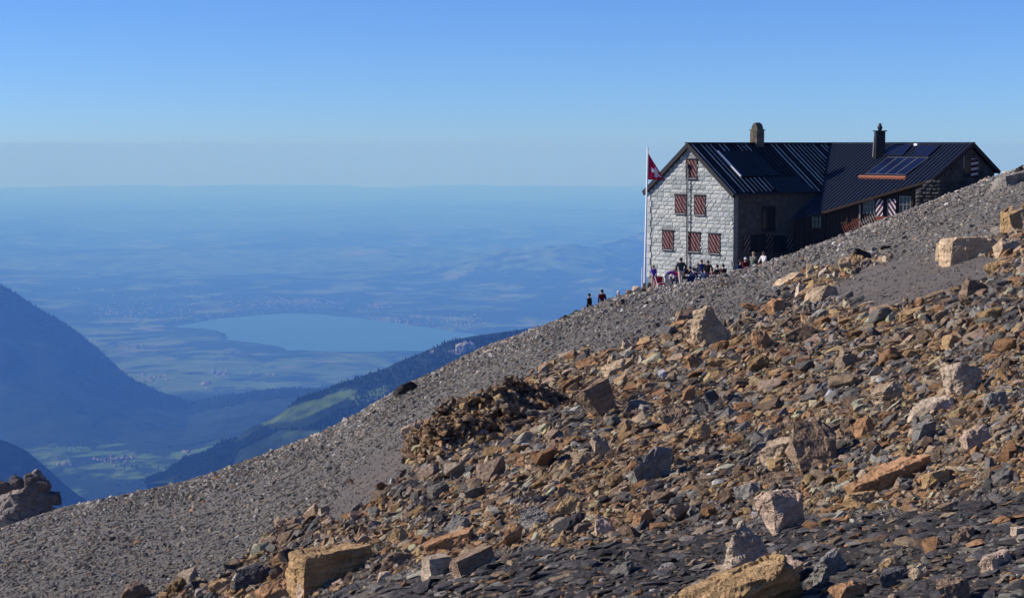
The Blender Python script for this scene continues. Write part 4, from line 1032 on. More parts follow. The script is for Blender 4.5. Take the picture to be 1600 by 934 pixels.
# normalised: object-space texture runs in units of the rock, so scale via object scale
HERO = [ # u, v_base, w, h, colour, name, category, label, options
 (514, 914, 136, 68, 'ochre', 'boulder', 'big ochre block with a flat top, largest stone at the lower left', dict(blocky=1.2, cuts=6, yaw=-28, strata=5)),
 (684, 902, 44, 40, 'pale', 'rock', 'small upright block with a pale edge right of the ochre block', dict(blocky=1.2, cuts=5, yaw=-20)),
 (742, 893, 72, 34, 'brown', 'rock', 'dark flat block right behind the upright pale-edged block', dict(blocky=1.1, cuts=5, yaw=-15)),
 (712, 836, 62, 36, 'grey', 'rock', 'grey wedge-shaped stone on top of a rusty slab', dict(blocky=.4, cuts=9, yaw=10)),
 (704, 862, 84, 28, 'rust', 'rock', 'flat rusty slab carrying the grey wedge', dict(blocky=1.1, cuts=6, yaw=-5, strata=3)),
 (1232, 828, 88, 84, 'pink', 'boulder', 'pale pinkish boulder with a bright left face above the slate', dict(blocky=.5, cuts=10, yaw=-20)),
 (1168, 914, 118, 112, 'pale', 'boulder', 'tall pale pointed rock at the bottom edge', dict(blocky=.35, cuts=9, yaw=-15, strata=2, taper=.45)),
 (1226, 920, 116, 58, 'pink', 'boulder', 'low pale lobe leaning on the tall pointed rock', dict(blocky=.5, cuts=9, yaw=-10, strata=2)),
 (1300, 905, 80, 50, 'grey', 'boulder', 'grey layered rock just right of the tall pale rock', dict(blocky=.6, cuts=8, yaw=20, strata=6)),
 (1156, 984, 300, 100, 'ochre', 'boulder', 'coarse layered brown rock cut off by the bottom edge', dict(blocky=.9, cuts=7, yaw=12, strata=8)),
 (934, 652, 58, 66, 'brown', 'boulder', 'upright brown boulder with a black shaded side in mid slope', dict(blocky=1.0, cuts=7, yaw=-25)),
 (1110, 540, 72, 74, 'tan', 'boulder', 'tall tan boulder throwing a long shadow on the grey scree', dict(blocky=.5, cuts=9, yaw=-20, taper=.5)),
 (1078, 500, 50, 22, 'brown', 'rock', 'brown slab leaning uphill of the tall tan boulder', dict(blocky=.9, cuts=6, yaw=20)),
 (1036, 592, 17, 17, 'white', 'stone', 'small bright white stone in the middle of the slope', dict(blocky=.5, cuts=8)),
 (1514, 616, 76, 68, 'pale', 'boulder', 'pale boulder with an orange-stained right side', dict(blocky=.8, cuts=8, yaw=-10)),
 (1460, 648, 90, 26, 'pale', 'rock', 'pale broken slab sloping down left from the stained boulder', dict(blocky=.7, cuts=8, yaw=30)),
 (1286, 726, 112, 84, 'brown', 'boulder', 'big brown boulder with a black shaded front, centre right', dict(blocky=1.0, cuts=7, yaw=-35)),
 (1222, 716, 74, 34, 'tan', 'rock', 'flat tan slab pressed against the big brown boulder', dict(blocky=.9, cuts=7, yaw=15, strata=4)),
 (1516, 406, 86, 42, 'tan', 'rock', 'long squared tan block below the right wing', dict(blocky=1.35, cuts=4, yaw=4)),
 (1474, 405, 20, 30, 'tan', 'rock', 'narrow squared block at the left end of the long block', dict(blocky=1.3, cuts=4, yaw=4)),
 (1350, 412, 42, 28, 'dark', 'rock', 'near-black rock on the grey scree below the courtyard', dict(blocky=.6, cuts=9)),
 (1340, 417, 32, 20, 'ochre', 'rock', 'ochre stone in front of the near-black rock', dict(blocky=.8, cuts=7)),
 (1322, 424, 24, 26, 'tan', 'rock', 'pointed tan stone left of the ochre and black rocks', dict(blocky=.5, cuts=9)),
 (1018, 750, 92, 54, 'grey', 'rock', 'grey slab tilted up to the right with a black hollow below', dict(blocky=.8, cuts=7, yaw=25, tilt=.5)),
 (942, 714, 34, 42, 'tan', 'rock', 'standing tan stone below the upright brown boulder', dict(blocky=.6, cuts=8)),
 (838, 823, 52, 38, 'grey', 'rock', 'furrowed grey rock at the left of an ochre stone', dict(blocky=.6, cuts=8, strata=7)),
 (890, 806, 52, 36, 'ochre', 'rock', 'ochre pointed stone with a steep left edge', dict(blocky=.4, cuts=9, yaw=20)),
 (945, 834, 34, 38, 'pink', 'rock', 'ribbed pinkish stone standing at the slate edge', dict(blocky=.9, cuts=6, strata=7)),
 (1005, 825, 40, 34, 'rust', 'rock', 'rust coloured stone with a dark right face', dict(blocky=.8, cuts=7, yaw=-25)),
 (1396, 760, 150, 34, 'rust', 'rock', 'long rusty slab lying across the slope, lower right', dict(blocky=1.0, cuts=7, yaw=14, strata=3)),
 (1470, 758, 66, 28, 'ochre', 'rock', 'orange slab at the right end of the long rusty slab', dict(blocky=.9, cuts=7, yaw=18)),
 (1350, 790, 66, 24, 'ochre', 'rock', 'short orange slab below the long rusty slab', dict(blocky=.9, cuts=7, yaw=14)),
 (1390, 628, 58, 34, 'tan', 'rock', 'finely layered tan rock in the right rubble', dict(blocky=.8, cuts=7, yaw=24, strata=8)),
 (1450, 690, 56, 36, 'grey', 'rock', 'smooth grey slab leaning to the left', dict(blocky=.6, cuts=7, yaw=35)),
 (1354, 682, 34, 40, 'rust', 'rock', 'orange upright stone right of the big brown boulder', dict(blocky=.7, cuts=8)),
 (1284, 472, 68, 28, 'tan', 'rock', 'long tan slab with a black underside near the path', dict(blocky=1.0, cuts=6, yaw=30, tilt=.3)),
 (1214, 490, 46, 28, 'rust', 'rock', 'rounded orange rock at the upper edge of the rubble', dict(blocky=.4, cuts=12)),
 (1250, 462, 26, 22, 'pale', 'rock', 'pale stone above the rounded orange rock', dict(blocky=.6, cuts=8)),
 (1236, 442, 62, 14, 'tan', 'rock', 'thin tan slab outcrop just below the grey scree', dict(blocky=.7, cuts=7, yaw=25)),
 (1592, 838, 22, 17, 'pale', 'stone', 'small beige cube-like stone at the right edge', dict(blocky=1.3, cuts=4, yaw=-15)),
 (1327, 816, 22, 13, 'rust', 'stone', 'small orange stone on the slate right of the pinkish boulder', dict(blocky=.9, cuts=7)),
 (1508, 846, 52, 26, 'brown', 'rock', 'fan-ribbed brown rock lying on the slate', dict(blocky=.7, cuts=8, strata=9)),
 (1394, 898, 48, 30, 'ochre', 'rock', 'ochre-tipped stone behind a grey one near the bottom', dict(blocky=.5, cuts=8)),
 (1398, 912, 66, 30, 'slate', 'rock', 'dark grey slab below the ochre-tipped stone', dict(blocky=.7, cuts=7, yaw=15)),
 (1442, 902, 42, 24, 'tan', 'rock', 'faceted tan stone near the bottom edge', dict(blocky=.5, cuts=9)),
 (1496, 950, 76, 58, 'brown', 'boulder', 'dark boulder with a pale left rim at the bottom edge', dict(blocky=.8, cuts=7, yaw=-30)),
 (1562, 886, 66, 30, 'pink', 'rock', 'pinkish slab with a dark underside at the lower right', dict(blocky=.8, cuts=7, yaw=25)),
 (1330, 935, 70, 30, 'rust', 'rock', 'rusty slab at the bottom edge right of the layered rock', dict(blocky=.9, cuts=7, yaw=10)),
 (212, 938, 66, 32, 'brown', 'rock', 'brown jagged rock at the bottom left edge', dict(blocky=.6, cuts=8)),
 (344, 926, 48, 26, 'ochre', 'rock', 'ochre stone half buried left of the dark slate lump', dict(blocky=.7, cuts=8)),
 (394, 918, 72, 40, 'slate', 'boulder', 'dark slate lump between the small ochre stone and the big block', dict(blocky=.5, cuts=9)),
 (434, 940, 80, 38, 'rust', 'rock', 'rust-brown rock below the dark slate lump', dict(blocky=.6, cuts=9)),
 (478, 936, 30, 30, 'pink', 'stone', 'pale pinkish stone under the big ochre block', dict(blocky=.6, cuts=8)),
 (542, 934, 56, 18, 'slate', 'rock', 'flat blue-grey slab at the bottom below the big ochre block', dict(blocky=1.0, cuts=6, yaw=10)),
 (530, 915, 22, 10, 'pink', 'stone', 'small pinkish stone at the foot of the big ochre block', dict(blocky=.6, cuts=8)),
 (604, 915, 30, 26, 'pale', 'stone', 'small stone with a curved pale rim right of the big block', dict(blocky=.6, cuts=8)),
 (624, 884, 60, 26, 'brown', 'rock', 'brown rock between the big block and the upright block', dict(blocky=.7, cuts=8)),
 (626, 850, 40, 30, 'ochre', 'rock', 'yellow-ochre stone with a dark right side', dict(blocky=.7, cuts=8, yaw=-20)),
 (806, 850, 50, 34, 'rust', 'rock', 'rusty rock with a bright patch above the slate', dict(blocky=.6, cuts=8)),
 (1086, 578, 30, 30, 'rust', 'rock', 'orange stone on the grey scree right of the white stone', dict(blocky=.6, cuts=8)),
 (1192, 548, 36, 40, 'rust', 'rock', 'orange rock below the grey tongue of scree', dict(blocky=.5, cuts=9)),
 (1098, 690, 46, 36, 'ochre', 'rock', 'knobbly ochre rock in mid slope', dict(blocky=.3, cuts=12)),
 (1050, 660, 62, 32, 'brown', 'rock', 'brown slab left of the knobbly ochre rock', dict(blocky=.8, cuts=7, yaw=25)),
 (1080, 626, 34, 26, 'rust', 'rock', 'orange leaning slab above the knobbly rock', dict(blocky=.9, cuts=6, yaw=30)),
 (1112, 630, 30, 24, 'slate', 'rock', 'blue-grey stone leaning on the orange slab', dict(blocky=.9, cuts=6, yaw=-30)),
 (975, 582, 70, 24, 'tan', 'rock', 'long tan slab in the upper slope', dict(blocky=.7, cuts=7, yaw=35, tilt=.3)),
 (985, 545, 50, 22, 'tan', 'rock', 'tan slab below the grey scree left of the tall boulder', dict(blocky=.7, cuts=7, yaw=35, tilt=.2)),
 (922, 575, 46, 20, 'rust', 'rock', 'rusty rock just above the upright brown boulder', dict(blocky=.6, cuts=8)),
 (1428, 498, 46, 18, 'ochre', 'rock', 'ochre slab just below the path', dict(blocky=.8, cuts=7, yaw=15)),
 (1486, 545, 44, 26, 'ochre', 'rock', 'orange slab pointing up right in the upper rubble', dict(blocky=.6, cuts=7, yaw=35, tilt=.3)),
 (1526, 466, 52, 38, 'brown', 'boulder', 'brown boulder with a bright edge right of the path', dict(blocky=.7, cuts=8)),
 (1562, 425, 48, 20, 'ochre', 'rock', 'low ochre rock right below the long squared block', dict(blocky=.6, cuts=8)),
 (1578, 397, 56, 30, 'tan', 'boulder', 'tan boulder at the right edge beside the long squared block', dict(blocky=.6, cuts=8)),
 (1586, 362, 40, 40, 'ochre', 'boulder', 'ochre boulder highest at the right edge', dict(blocky=.6, cuts=8)),
 (636, 616, 44, 20, 'dark', 'rock', 'dark jagged rock on the scree skyline', dict(blocky=.5, cuts=9, yaw=20)),
 (548, 758, 12, 14, 'brown', 'stone', 'small pointed stone standing alone on the grey scree', dict(blocky=.4, cuts=8)),
 (1385, 390, 20, 8, 'dark', 'stone', 'flat dark stone alone on the scree below the striped shutters', dict(blocky=.5, cuts=8)),
 (1174, 775, 60, 22, 'grey', 'rock', 'grey flat slab left of the big brown boulder foot', dict(blocky=.8, cuts=7, yaw=10)),
 (1215, 760, 60, 26, 'brown', 'rock', 'brown slab above the pinkish boulder', dict(blocky=.7, cuts=7)),
 (1110, 752, 34, 14, 'white', 'stone', 'flat whitish stone in a dark hollow', dict(blocky=.6, cuts=8)),
 (1528, 700, 60, 40, 'pink', 'rock', 'twisted pinkish rock near the right edge', dict(blocky=.4, cuts=10, strata=5)),
 (1560, 640, 50, 34, 'grey', 'rock', 'grey rock at the right edge below the stained boulder', dict(blocky=.6, cuts=8)),
 (1592, 286, 84, 22, 'grey', 'rock', 'flat grey slab on the skyline at the right edge', dict(blocky=1.0, cuts=5, yaw=15, dist=106)),
 (1597, 262, 16, 13, 'dark', 'stone', 'dark rounded stone on the skyline at the extreme right', dict(blocky=.4, dist=107)),
 (1588, 262, 9, 9, 'dark', 'stone', 'small dark stone on the skyline just left of the rounded one', dict(blocky=.4, dist=107)),
 (1578, 268, 12, 6, 'dark', 'stone', 'low dark stone leading the skyline row at the right', dict(blocky=.4, dist=107)),
 (984, 461, 16, 9, 'brown', 'stone', 'brownish stone at the left end of the terrace wall', dict(blocky=.8, dist=107.5)),
 (995, 458, 15, 13, 'pink', 'stone', 'pinkish block standing in the terrace wall left of the flagpole', dict(blocky=.9, dist=107.5)),
 (1005, 459, 10, 8, 'dark', 'stone', 'dark stone at the foot of the flagpole', dict(blocky=.7, dist=107.5)),
 (1017, 458, 13, 12, 'pink', 'stone', 'pinkish block in the terrace wall right of the flagpole', dict(blocky=.9, dist=107.5)),
 (1026, 458, 9, 8, 'pale', 'stone', 'pale stone ending the terrace wall', dict(blocky=.8, dist=107.5)),
 (974, 476, 8, 10, 'dark', 'stone', 'dark upright stone below the sitting person in the white cap', dict(blocky=.6, dist=106)),
 (1011, 478, 6, 8, 'dark', 'stone', 'small dark stone on the scree below the flagpole', dict(blocky=.6)),
 (1440, 480, 20, 18, 'rust', 'stone', 'small rusty stone at the lower rim of the path', dict(blocky=.6, cuts=8)),
]
def place_rock(name, me, p, half, yaw, n, tilt=0.0, sink=0.2, col=None):
    o = bpy.data.objects.new(name, me); COL.objects.link(o)
    n = Vector(n).normalized()
    q = UP.rotation_difference(n) @ Matrix.Rotation(yaw, 3, 'Z').to_quaternion()
    if tilt: q = q @ Matrix.Rotation(tilt, 3, 'Y').to_quaternion()
    o.rotation_mode = 'QUATERNION'; o.rotation_quaternion = q; o.scale = half
    o.location = Vector(p) + n * half[2] * (1 - 2 * sink)
    if col is not None: o.color = (*col, 1)
    return o
hero_px = []
for i, (u, v, w, h, col, name, label, op) in enumerate(HERO):
    hp = hit(u, v - 1)
    if hp is None: hp = hit(u, v + 8)
    if hp is None: hp = P(u, v, op.get('dist', 106.5))
    s = hp.y / 2700.0; W_, H_ = w * s, h * s
    st = op.get('strata', 0); bl = op.get('blocky', .6)
    dimx = W_ / 2 / 1.02; dimz = H_ / 2 / 0.92; dimy = dimx * (0.62 if w > 1.3 * h else 0.8)
    big = w * h > 1500
    me = rock_mesh(name, 100 + i, (dimx, dimy, dimz), bl, op.get('cuts', 8), 5 if w * h > 3500 else (4 if big else 3), 0.045 if bl > .85 else 0.06, st, 1.0, op.get('taper', random.uniform(.05, .28) if bl < 1.0 else random.uniform(.0, .10)))
    nrm = Vector(gnormal(np.array([hp.x]), np.array([hp.y]))[0]).lerp(UP, 0.9 if bl >= 1.2 else (0.55 if h > w * .7 else 0.3))
    me.transform(Matrix.Diagonal((1, 1, 1, 1)))
    me.materials.append(M_ROCK)
    o = place_rock(name, me, hp, (1, 1, 1), math.radians(abs(op.get('yaw', 0)) * .5 + 18 if abs(op.get('yaw', 0)) > 9 and h > w * .3 else op.get('yaw', random.uniform(8, 42))), nrm, -op.get('tilt', 0.0) * .5 if op.get('tilt') or bl >= 1.2 else random.choice([-1, -1, 1]) * random.uniform(.03, .38 if w < h * 1.7 else .12))
    o.location = hp + nrm.normalized() * dimz * 0.52 + Vector((0, dimy * .5, 0))
    c = COLR[col]; k = random.uniform(1.0, 1.18); o.color = (c[0] * k, c[1] * k, c[2] * k, 1)
    prop(o, label, 'rock'); hero_px.append((u, v - h / 2, w, h, label, name))

# pale crags on the far ridge
for i, (u, v, w, h) in enumerate([(722, 552, 22, 20), (738, 550, 16, 22), (748, 556, 12, 16), (706, 556, 12, 12), (676, 552, 9, 8), (728, 540, 14, 10)]):
    me = rock_mesh('crag', 300 + i, (w * 1.0, w * .8, h * 1.15), .3, 8, 3, .09, 3); me.materials.append(M_ROCK)
    o = bpy.data.objects.new('crag', me); COL.objects.link(o); o.location = P(u, v - h * .3, 5780); o.color = (.27, .25, .24, 1)
    prop(o, ['largest pale crag in the woods of the far ridge', 'tall pale crag right of the largest one', 'slender crag at the right end of the group', 'small crag left of the largest one', 'faint lone crag well left of the group', 'uppermost crag close under the ridge crest'][i], 'crag', 'pale crags on the wooded ridge')
# rock tower beyond the edge at the left
tp = P(38, 800, 126.0)
me = rock_mesh('rock', 411, (3.0, 2.3, 3.25), .7, 16, 5, .06, 1.6, 1.0, .22); me.materials.append(M_ROCK)
tw = bpy.data.objects.new('rock_tower', me); COL.objects.link(tw); tw.location = tp; tw.rotation_euler = (0, 0, .4); tw.color = (.27, .24, .215, 1)
prop(tw, 'weathered pinkish grey rock tower rising behind the scree edge at the left', 'rock')
for i, (u, v, w) in enumerate([(26, 752, 26), (45, 745, 20), (68, 756, 26), (6, 760, 26), (56, 744, 12), (84, 776, 24)]):
    me = rock_mesh('knob', 420 + i, (w * .0233, w * .02, w * .021), .3, 8, 3, .08, 0); me.materials.append(M_ROCK)
    o = mesh_obj('knob', me, None, tw, world=False); o.color = (.12, .11, .105, 1)
    o.matrix_parent_inverse = (Matrix.Translation(tw.location) @ Matrix.Rotation(.4, 4, 'Z')).inverted(); o.location = P(u, v + 2, 124.2)
# crumbling rusty bank in mid slope
bt = [(640, 704), (656, 662), (690, 640), (715, 622), (760, 618), (790, 600), (800, 594), (835, 600), (880, 622)]
bb = [(636, 716), (660, 720), (700, 716), (730, 700), (762, 692), (800, 678), (820, 660), (850, 645), (888, 632)]
nu_, nv2 = 230, 60; tq = np.linspace(0, 1, nu_)
def resp(Lp):
    Lp = np.array(Lp, float); d = np.r_[0, np.cumsum(np.hypot(*np.diff(Lp, axis=0).T))]; d /= d[-1]
    return np.stack([np.interp(tq, d, Lp[:, 0]), np.interp(tq, d, Lp[:, 1])], 1)
Tt, Bb = resp(bt), resp(bb); rows = []
for i in range(nu_):
    b = hit(*Bb[i]); 
    t_ = P(Tt[i][0], Tt[i][1], b.y + 1.15)
    hg = t_.z - b.z; col_ = []
    for j in range(nv2 + 14):
        if j < nv2:
            t = j / (nv2 - 1); p = b.lerp(t_, t); p.y -= math.sin(math.pi * min(1, t * 1.1)) * .22
            p.z -= (1 - t) * .12
        else:
            t = (j - nv2 + 1) / 14; p = t_ + Vector((.15 * t, 1.5 * t, 0)); gz = float(ground(p.x, p.y)); p.z = t_.z * (1 - t) + (gz - .12) * t
        q = p * 3.2; f = mnoise.fractal(q, .7, 2.1, 6); dd, pts = mnoise.voronoi(p * 6 + Vector((f, f, 0)) * .4); ce = mnoise.cell(pts[0] * 3.7); d2, p2 = mnoise.voronoi(p * 15); c2 = mnoise.cell(p2[0] * 3.7)
        w = min(1, (j + 3) / 8) if j < nv2 else (1 - (j - nv2) / 14) * .6
        u_, v_ = Bb[i][0], 0
        px_u, px_v = to_uv(p.x, p.y, p.z)
        hollow = math.exp(-((px_u - 712) / 17) ** 2 - ((px_v - 688) / 11) ** 2) + math.exp(-((px_u - 783) / 13) ** 2 - ((px_v - 655) / 20) ** 2) + .6 * math.exp(-((px_u - 668) / 10) ** 2 - ((px_v - 680) / 10) ** 2)
        off = (f * .12 + ce * .16 + c2 * .06 - max(0, .12 - (dd[1] - dd[0])) * .9) * w
        p = p + Vector((-.35 * off, -off, .25 * off)) + Vector((0, .45 * min(1, hollow) * w, 0))
        col_.append(p)
    rows.append(col_)
Ab = np.array([[tuple(p) for p in r] for r in rows])
me = from_np('bank', Ab.reshape(-1, 3), grid_faces(nu_, nv2 + 14)[:, ::-1]); me.materials.append(M_BANK)
bk_ = bpy.data.objects.new('eroded_bank', me); COL.objects.link(bk_)
prop(bk_, 'crumbling rusty brown earth and rock bank with dark hollows in mid slope', 'bank')
# depth table of the slope as seen from the path
UG = np.arange(-160, 1801, 12.0); VG = np.arange(240, 1100, 7.0)
DT = np.full((len(VG), len(UG)), np.nan)
for i, v in enumerate(VG):
    for j, u in enumerate(UG):
        pass
def hits(u, v, n=520):
    """vectorised first hit, for a moderate number of rays"""
    yt = np.geomspace(4.0, 125, n)
    d = np.array([tuple(P(a, b, 1.0)) for a, b in zip(u, v)])
    out = np.full(len(u), np.nan)
    for k in range(0, len(u), 3000):
        dd = d[k:k + 3000]
        x = dd[:, 0:1] * yt; z = dd[:, 2:3] * yt; yy = np.broadcast_to(yt, x.shape)
        g = ground(x, yy) ; below = z <= g
        j = np.argmax(below, 1); ok = below.any(1); j1 = np.maximum(j, 1)
        r = np.arange(len(dd)); f0 = z[r, j1 - 1] - g[r, j1 - 1]; f1_ = g[r, j1] - z[r, j1]
        y = yt[j1 - 1] + (yt[j1] - yt[j1 - 1]) * f0 / (f0 + f1_ + 1e-9)
        y = np.where(j == 0, yt[0], y); out[k:k + 3000] = np.where(ok, y, np.nan)
    return out
uu, vv = np.meshgrid(UG, VG); DT = hits(uu.ravel(), vv.ravel(), 260).reshape(uu.shape)
def depth_at(u, v):
    fu = (u - UG[0]) / 12.0; fv = (v - VG[0]) / 7.0
    i = np.clip(fv.astype(int), 0, len(VG) - 2); j = np.clip(fu.astype(int), 0, len(UG) - 2)
    a, b = fu - j, fv - i
    return (DT[i, j] * (1 - a) + DT[i, j + 1] * a) * (1 - b) + (DT[i + 1, j] * (1 - a) + DT[i + 1, j + 1] * a) * b
def ground_points(u, v):
    y = depth_at(u, v); ok = ~np.isnan(y)
    u, v, y = u[ok], v[ok], y[ok]
    b = 467.0 - v; x = (u - 800.0) * y / (FPX * CP + b * SP)
    z = ground(x, y)
    return u, v, np.stack([x, y, z], 1), ok

# ---- about two hundred more stones, each a thing of its own
R4 = random.Random(99)
MID = [rock_mesh('rock', 500 + i, (1, R4.uniform(.6, 1), R4.uniform(.35, .8)), R4.uniform(.3, 1.0), R4.randint(6, 11), 3, 0.06, R4.choice([0, 0, 4, 6])) for i in range(26)]
for m in MID: m.materials.append(M_ROCK)
cand = []
cu, cv = RNG.uniform(180, 1600, 30000), RNG.uniform(330, 930, 30000)
zr, zs, zp = zone(cu, cv)
wrd = {'ochre': 'ochre', 'rust': 'rusty', 'tan': 'tan', 'brown': 'brown', 'grey': 'grey', 'slate': 'dark grey', 'pale': 'pale', 'pink': 'pinkish'}
taken = [(h[0], h[1], max(h[2], h[3]) * .55) for h in hero_px]
picks = []
for u, v, a, b, c in zip(cu, cv, zr, zs, zp):
    if len(picks) >= 212: break
    if not (a or b) or c: continue
    w = R4.choice([20, 24, 28, 32, 36, 40, 46, 54]) * (1.0 if v > 480 else .7)
    if b: w *= 1.1
    if any((u - x) ** 2 + ((v - y) * 1.25) ** 2 < (r * .9 + w * .5) ** 2 for x, y, r in taken): continue
    taken.append((u, v, w * .55)); picks.append((u, v, w, b))
pu = np.array([p[0] for p in picks]); pv_ = np.array([p[1] for p in picks])
_, _, pts, ok = ground_points(pu, pv_)
nn = gnormal(pts[:, 0], pts[:, 1]); k = 0
def near_word(u, v, nth=0):
    best = sorted(hero_px, key=lambda h: (h[0] - u) ** 2 + ((h[1] - v) * 1.3) ** 2)[nth]
    du, dv = u - best[0], v - best[1]
    side = ('right of' if du > 0 else 'left of') if abs(du) > abs(dv) * 1.1 else ('below' if dv > 0 else 'above')
    short = best[4].split(' with ')[0].split(' in ')[0].split(' at ')[0].split(' near ')[0].split(' on ')[0].split(' of ')[0].split(' right ')[0].split(' left ')[0].split(' below')[0].split(' above')[0].split(' lying')[0].split(' leaning')[0].split(' just')[0].split(' between')[0].split(' throwing')[0].split(' standing')[0].split(' cut')[0].split(',')[0]
    short = short[0:60]
    return side, ' '.join(short.split()[:6])
lab_count = {}
for (u, v, w, b), okk in zip(picks, ok):
    if not okk: continue
    p = pts[k]; n = nn[k]; k += 1
    s = p[1] / 2700.0; W_ = w * s / 2 * 1.08
    cname = R4.choice(['slate', 'slate', 'grey', 'brown', 'rust', 'tan']) if b else R4.choices(['rust', 'ochre', 'tan', 'brown', 'grey', 'slate', 'pale', 'pink'], [4, 4, 4, 3, 4, 1.5, 2, 1.5])[0]
    me = MID[R4.randrange(len(MID))]; flat = R4.uniform(.55, 1.05)
    nv = Vector(n).lerp(UP, R4.uniform(0, .5)); 
    o = place_rock('rock', me, p, (W_, W_, W_ * flat * (0.6 if b else 1)), R4.uniform(0, 6.28), nv, R4.uniform(-.35, .35), 0.22)
    c = COLR[cname]; q = R4.uniform(.8, 1.2); o.color = (c[0] * q, c[1] * q, c[2] * q, 1)
    side, lm = near_word(u, v)
    shape = 'flat' if flat < .7 else ('angular' if flat < .9 else 'chunky')
    size = 'small' if w < 25 else ('middling' if w < 38 else 'larger')
    lab = f'{size} {shape} {wrd[cname]} stone {side} the {lm}'
    for nth in (1, 2, 3):
        if lab not in lab_count: break
        side, lm = near_word(u, v, nth); lab = f'{size} {shape} {wrd[cname]} stone {side} the {lm}'
    lab_count[lab] = 1
    prop(o, lab, 'rock', 'loose stones of the rubble slope')

# ---- the countless small stones: instanced, one object per kind of ground
def chip_collection(name, n, flat, cuts, seed, bl=(.2, .9), wid=(.5, .95)):
    c = bpy.data.collections.new(name); r = random.Random(seed)
    for i in range(n):
        me = rock_mesh('chip', seed + i, (1, r.uniform(*wid), r.uniform(*flat)), r.uniform(*bl), cuts, 1 if i % 3 == 0 else 0, 0.05)
        me.materials.append(M_CHIP); o = bpy.data.objects.new('chip', me); c.objects.link(o)
    return c, n
def scatter(name, label, P_, rot, scl, col, idx, coll):
    me = bpy.data.meshes.new(name); me.vertices.add(len(P_)); me.vertices.foreach_set('co', P_.astype(np.float32).ravel())
    for nm, tp, dat, key in (('rot', 'FLOAT_VECTOR', rot, 'vector'), ('scl', 'FLOAT_VECTOR', scl, 'vector'), ('col', 'FLOAT_COLOR', col, 'color')):
        a = me.attributes.new(nm, tp, 'POINT'); a.data.foreach_set(key, dat.astype(np.float32).ravel())
    a = me.attributes.new('idx', 'INT', 'POINT'); a.data.foreach_set('value', idx.astype(np.int32))
    o = bpy.data.objects.new(name, me); COL.objects.link(o)
    ng = bpy.data.node_groups.new(name, 'GeometryNodeTree')
    ng.interface.new_socket('Geometry', in_out='INPUT', socket_type='NodeSocketGeometry'); ng.interface.new_socket('Geometry', in_out='OUTPUT', socket_type='NodeSocketGeometry')
    N = ng.nodes; K = ng.links
    gi_ = N.new('NodeGroupInput'); go = N.new('NodeGroupOutput'); ip = N.new('GeometryNodeInstanceOnPoints'); ci = N.new('GeometryNodeCollectionInfo')
    ci.inputs['Collection'].default_value = coll; ci.inputs['Separate Children'].default_value = True; ci.inputs['Reset Children'].default_value = True
    def na(nm, t):
        a = N.new('GeometryNodeInputNamedAttribute'); a.data_type = t; a.inputs[0].default_value = nm; return a.outputs[0]
    mp = N.new('GeometryNodeMeshToPoints'); K.new(gi_.outputs[0], mp.inputs[0])
    K.new(mp.outputs[0], ip.inputs['Points']); K.new(ci.outputs[0], ip.inputs['Instance']); ip.inputs['Pick Instance'].default_value = True
    K.new(na('idx', 'INT'), ip.inputs['Instance Index']); K.new(na('scl', 'FLOAT_VECTOR'), ip.inputs['Scale'])
    er = N.new('FunctionNodeEulerToRotation'); K.new(na('rot', 'FLOAT_VECTOR'), er.inputs[0]); K.new(er.outputs[0], ip.inputs['Rotation'])
    K.new(ip.outputs[0], go.inputs[0])
    m = o.modifiers.new('scatter', 'NODES'); m.node_group = ng
    return prop(o, label, kind='stuff')
def eulers(nrm, yaw, jit):
    """XYZ eulers that lay a stone on a slope with normal nrm, then jitter"""
    n = nrm + RNG.normal(size=nrm.shape) * jit[:, None]; n /= np.linalg.norm(n, axis=1, keepdims=True)
    cy, sy = np.cos(yaw), np.sin(yaw)
    t = np.stack([cy, sy, np.zeros_like(cy)], 1); x = t - n * (t * n).sum(1, keepdims=True); x /= np.linalg.norm(x, axis=1, keepdims=True)
    y = np.cross(n, x)
    # matrix columns x, y, n -> euler XYZ
    ry = np.arcsin(np.clip(-x[:, 2], -1, 1)); rx = np.arctan2(y[:, 2], n[:, 2]); rz = np.arctan2(x[:, 1], x[:, 0])
    return np.stack([rx, ry, rz], 1)
def pick_cols(n, table, var=.2):
    names = [t[0] for t in table]; w = np.array([t[1] for t in table], float); w /= w.sum()
    base = np.array([COLR[x] for x in names])[RNG.choice(len(names), n, p=w)]
    base = base * 1.22 * RNG.lognormal(0, var, (n, 1)) * (1 + RNG.normal(0, .018, (n, 3)))
    return np.concatenate([np.clip(base, 0.01, .8), np.ones((n, 1))], 1)
C_GREY, NG_ = chip_collection('scree_shapes', 24, (.4, 1.0), 6, 900)
C_RUB, NR_ = chip_collection('rubble_shapes', 34, (.18, .70), 4, 950, (.2, 1.0), (.35, .85))
C_SLA, NS_ = chip_collection('slate_shapes', 18, (.10, .28), 8, 990, (.3, 1.0))
def clustered(u, v, table, var):
    """stone colours that keep together in bands and heaps"""
    m = len(u); c = pick_cols(m, table, var)
    warm = fbm(u / 55 + v / 160, v / 30 - u / 90, 83, 4) + RNG.normal(0, .22, m)
    cw = pick_cols(m, [('ochre', 3), ('rust', 3), ('tan', 4), ('brown', 2.5), ('pale', .6)], var); cg = pick_cols(m, [('grey', 6), ('slate', 3.5), ('brown', 1.5), ('pale', .8), ('pink', .5)], var)
    c = np.where((warm > .10)[:, None], cw, c); return np.where((warm < -.22)[:, None], cg, c)
C_SCREE = C_GREY
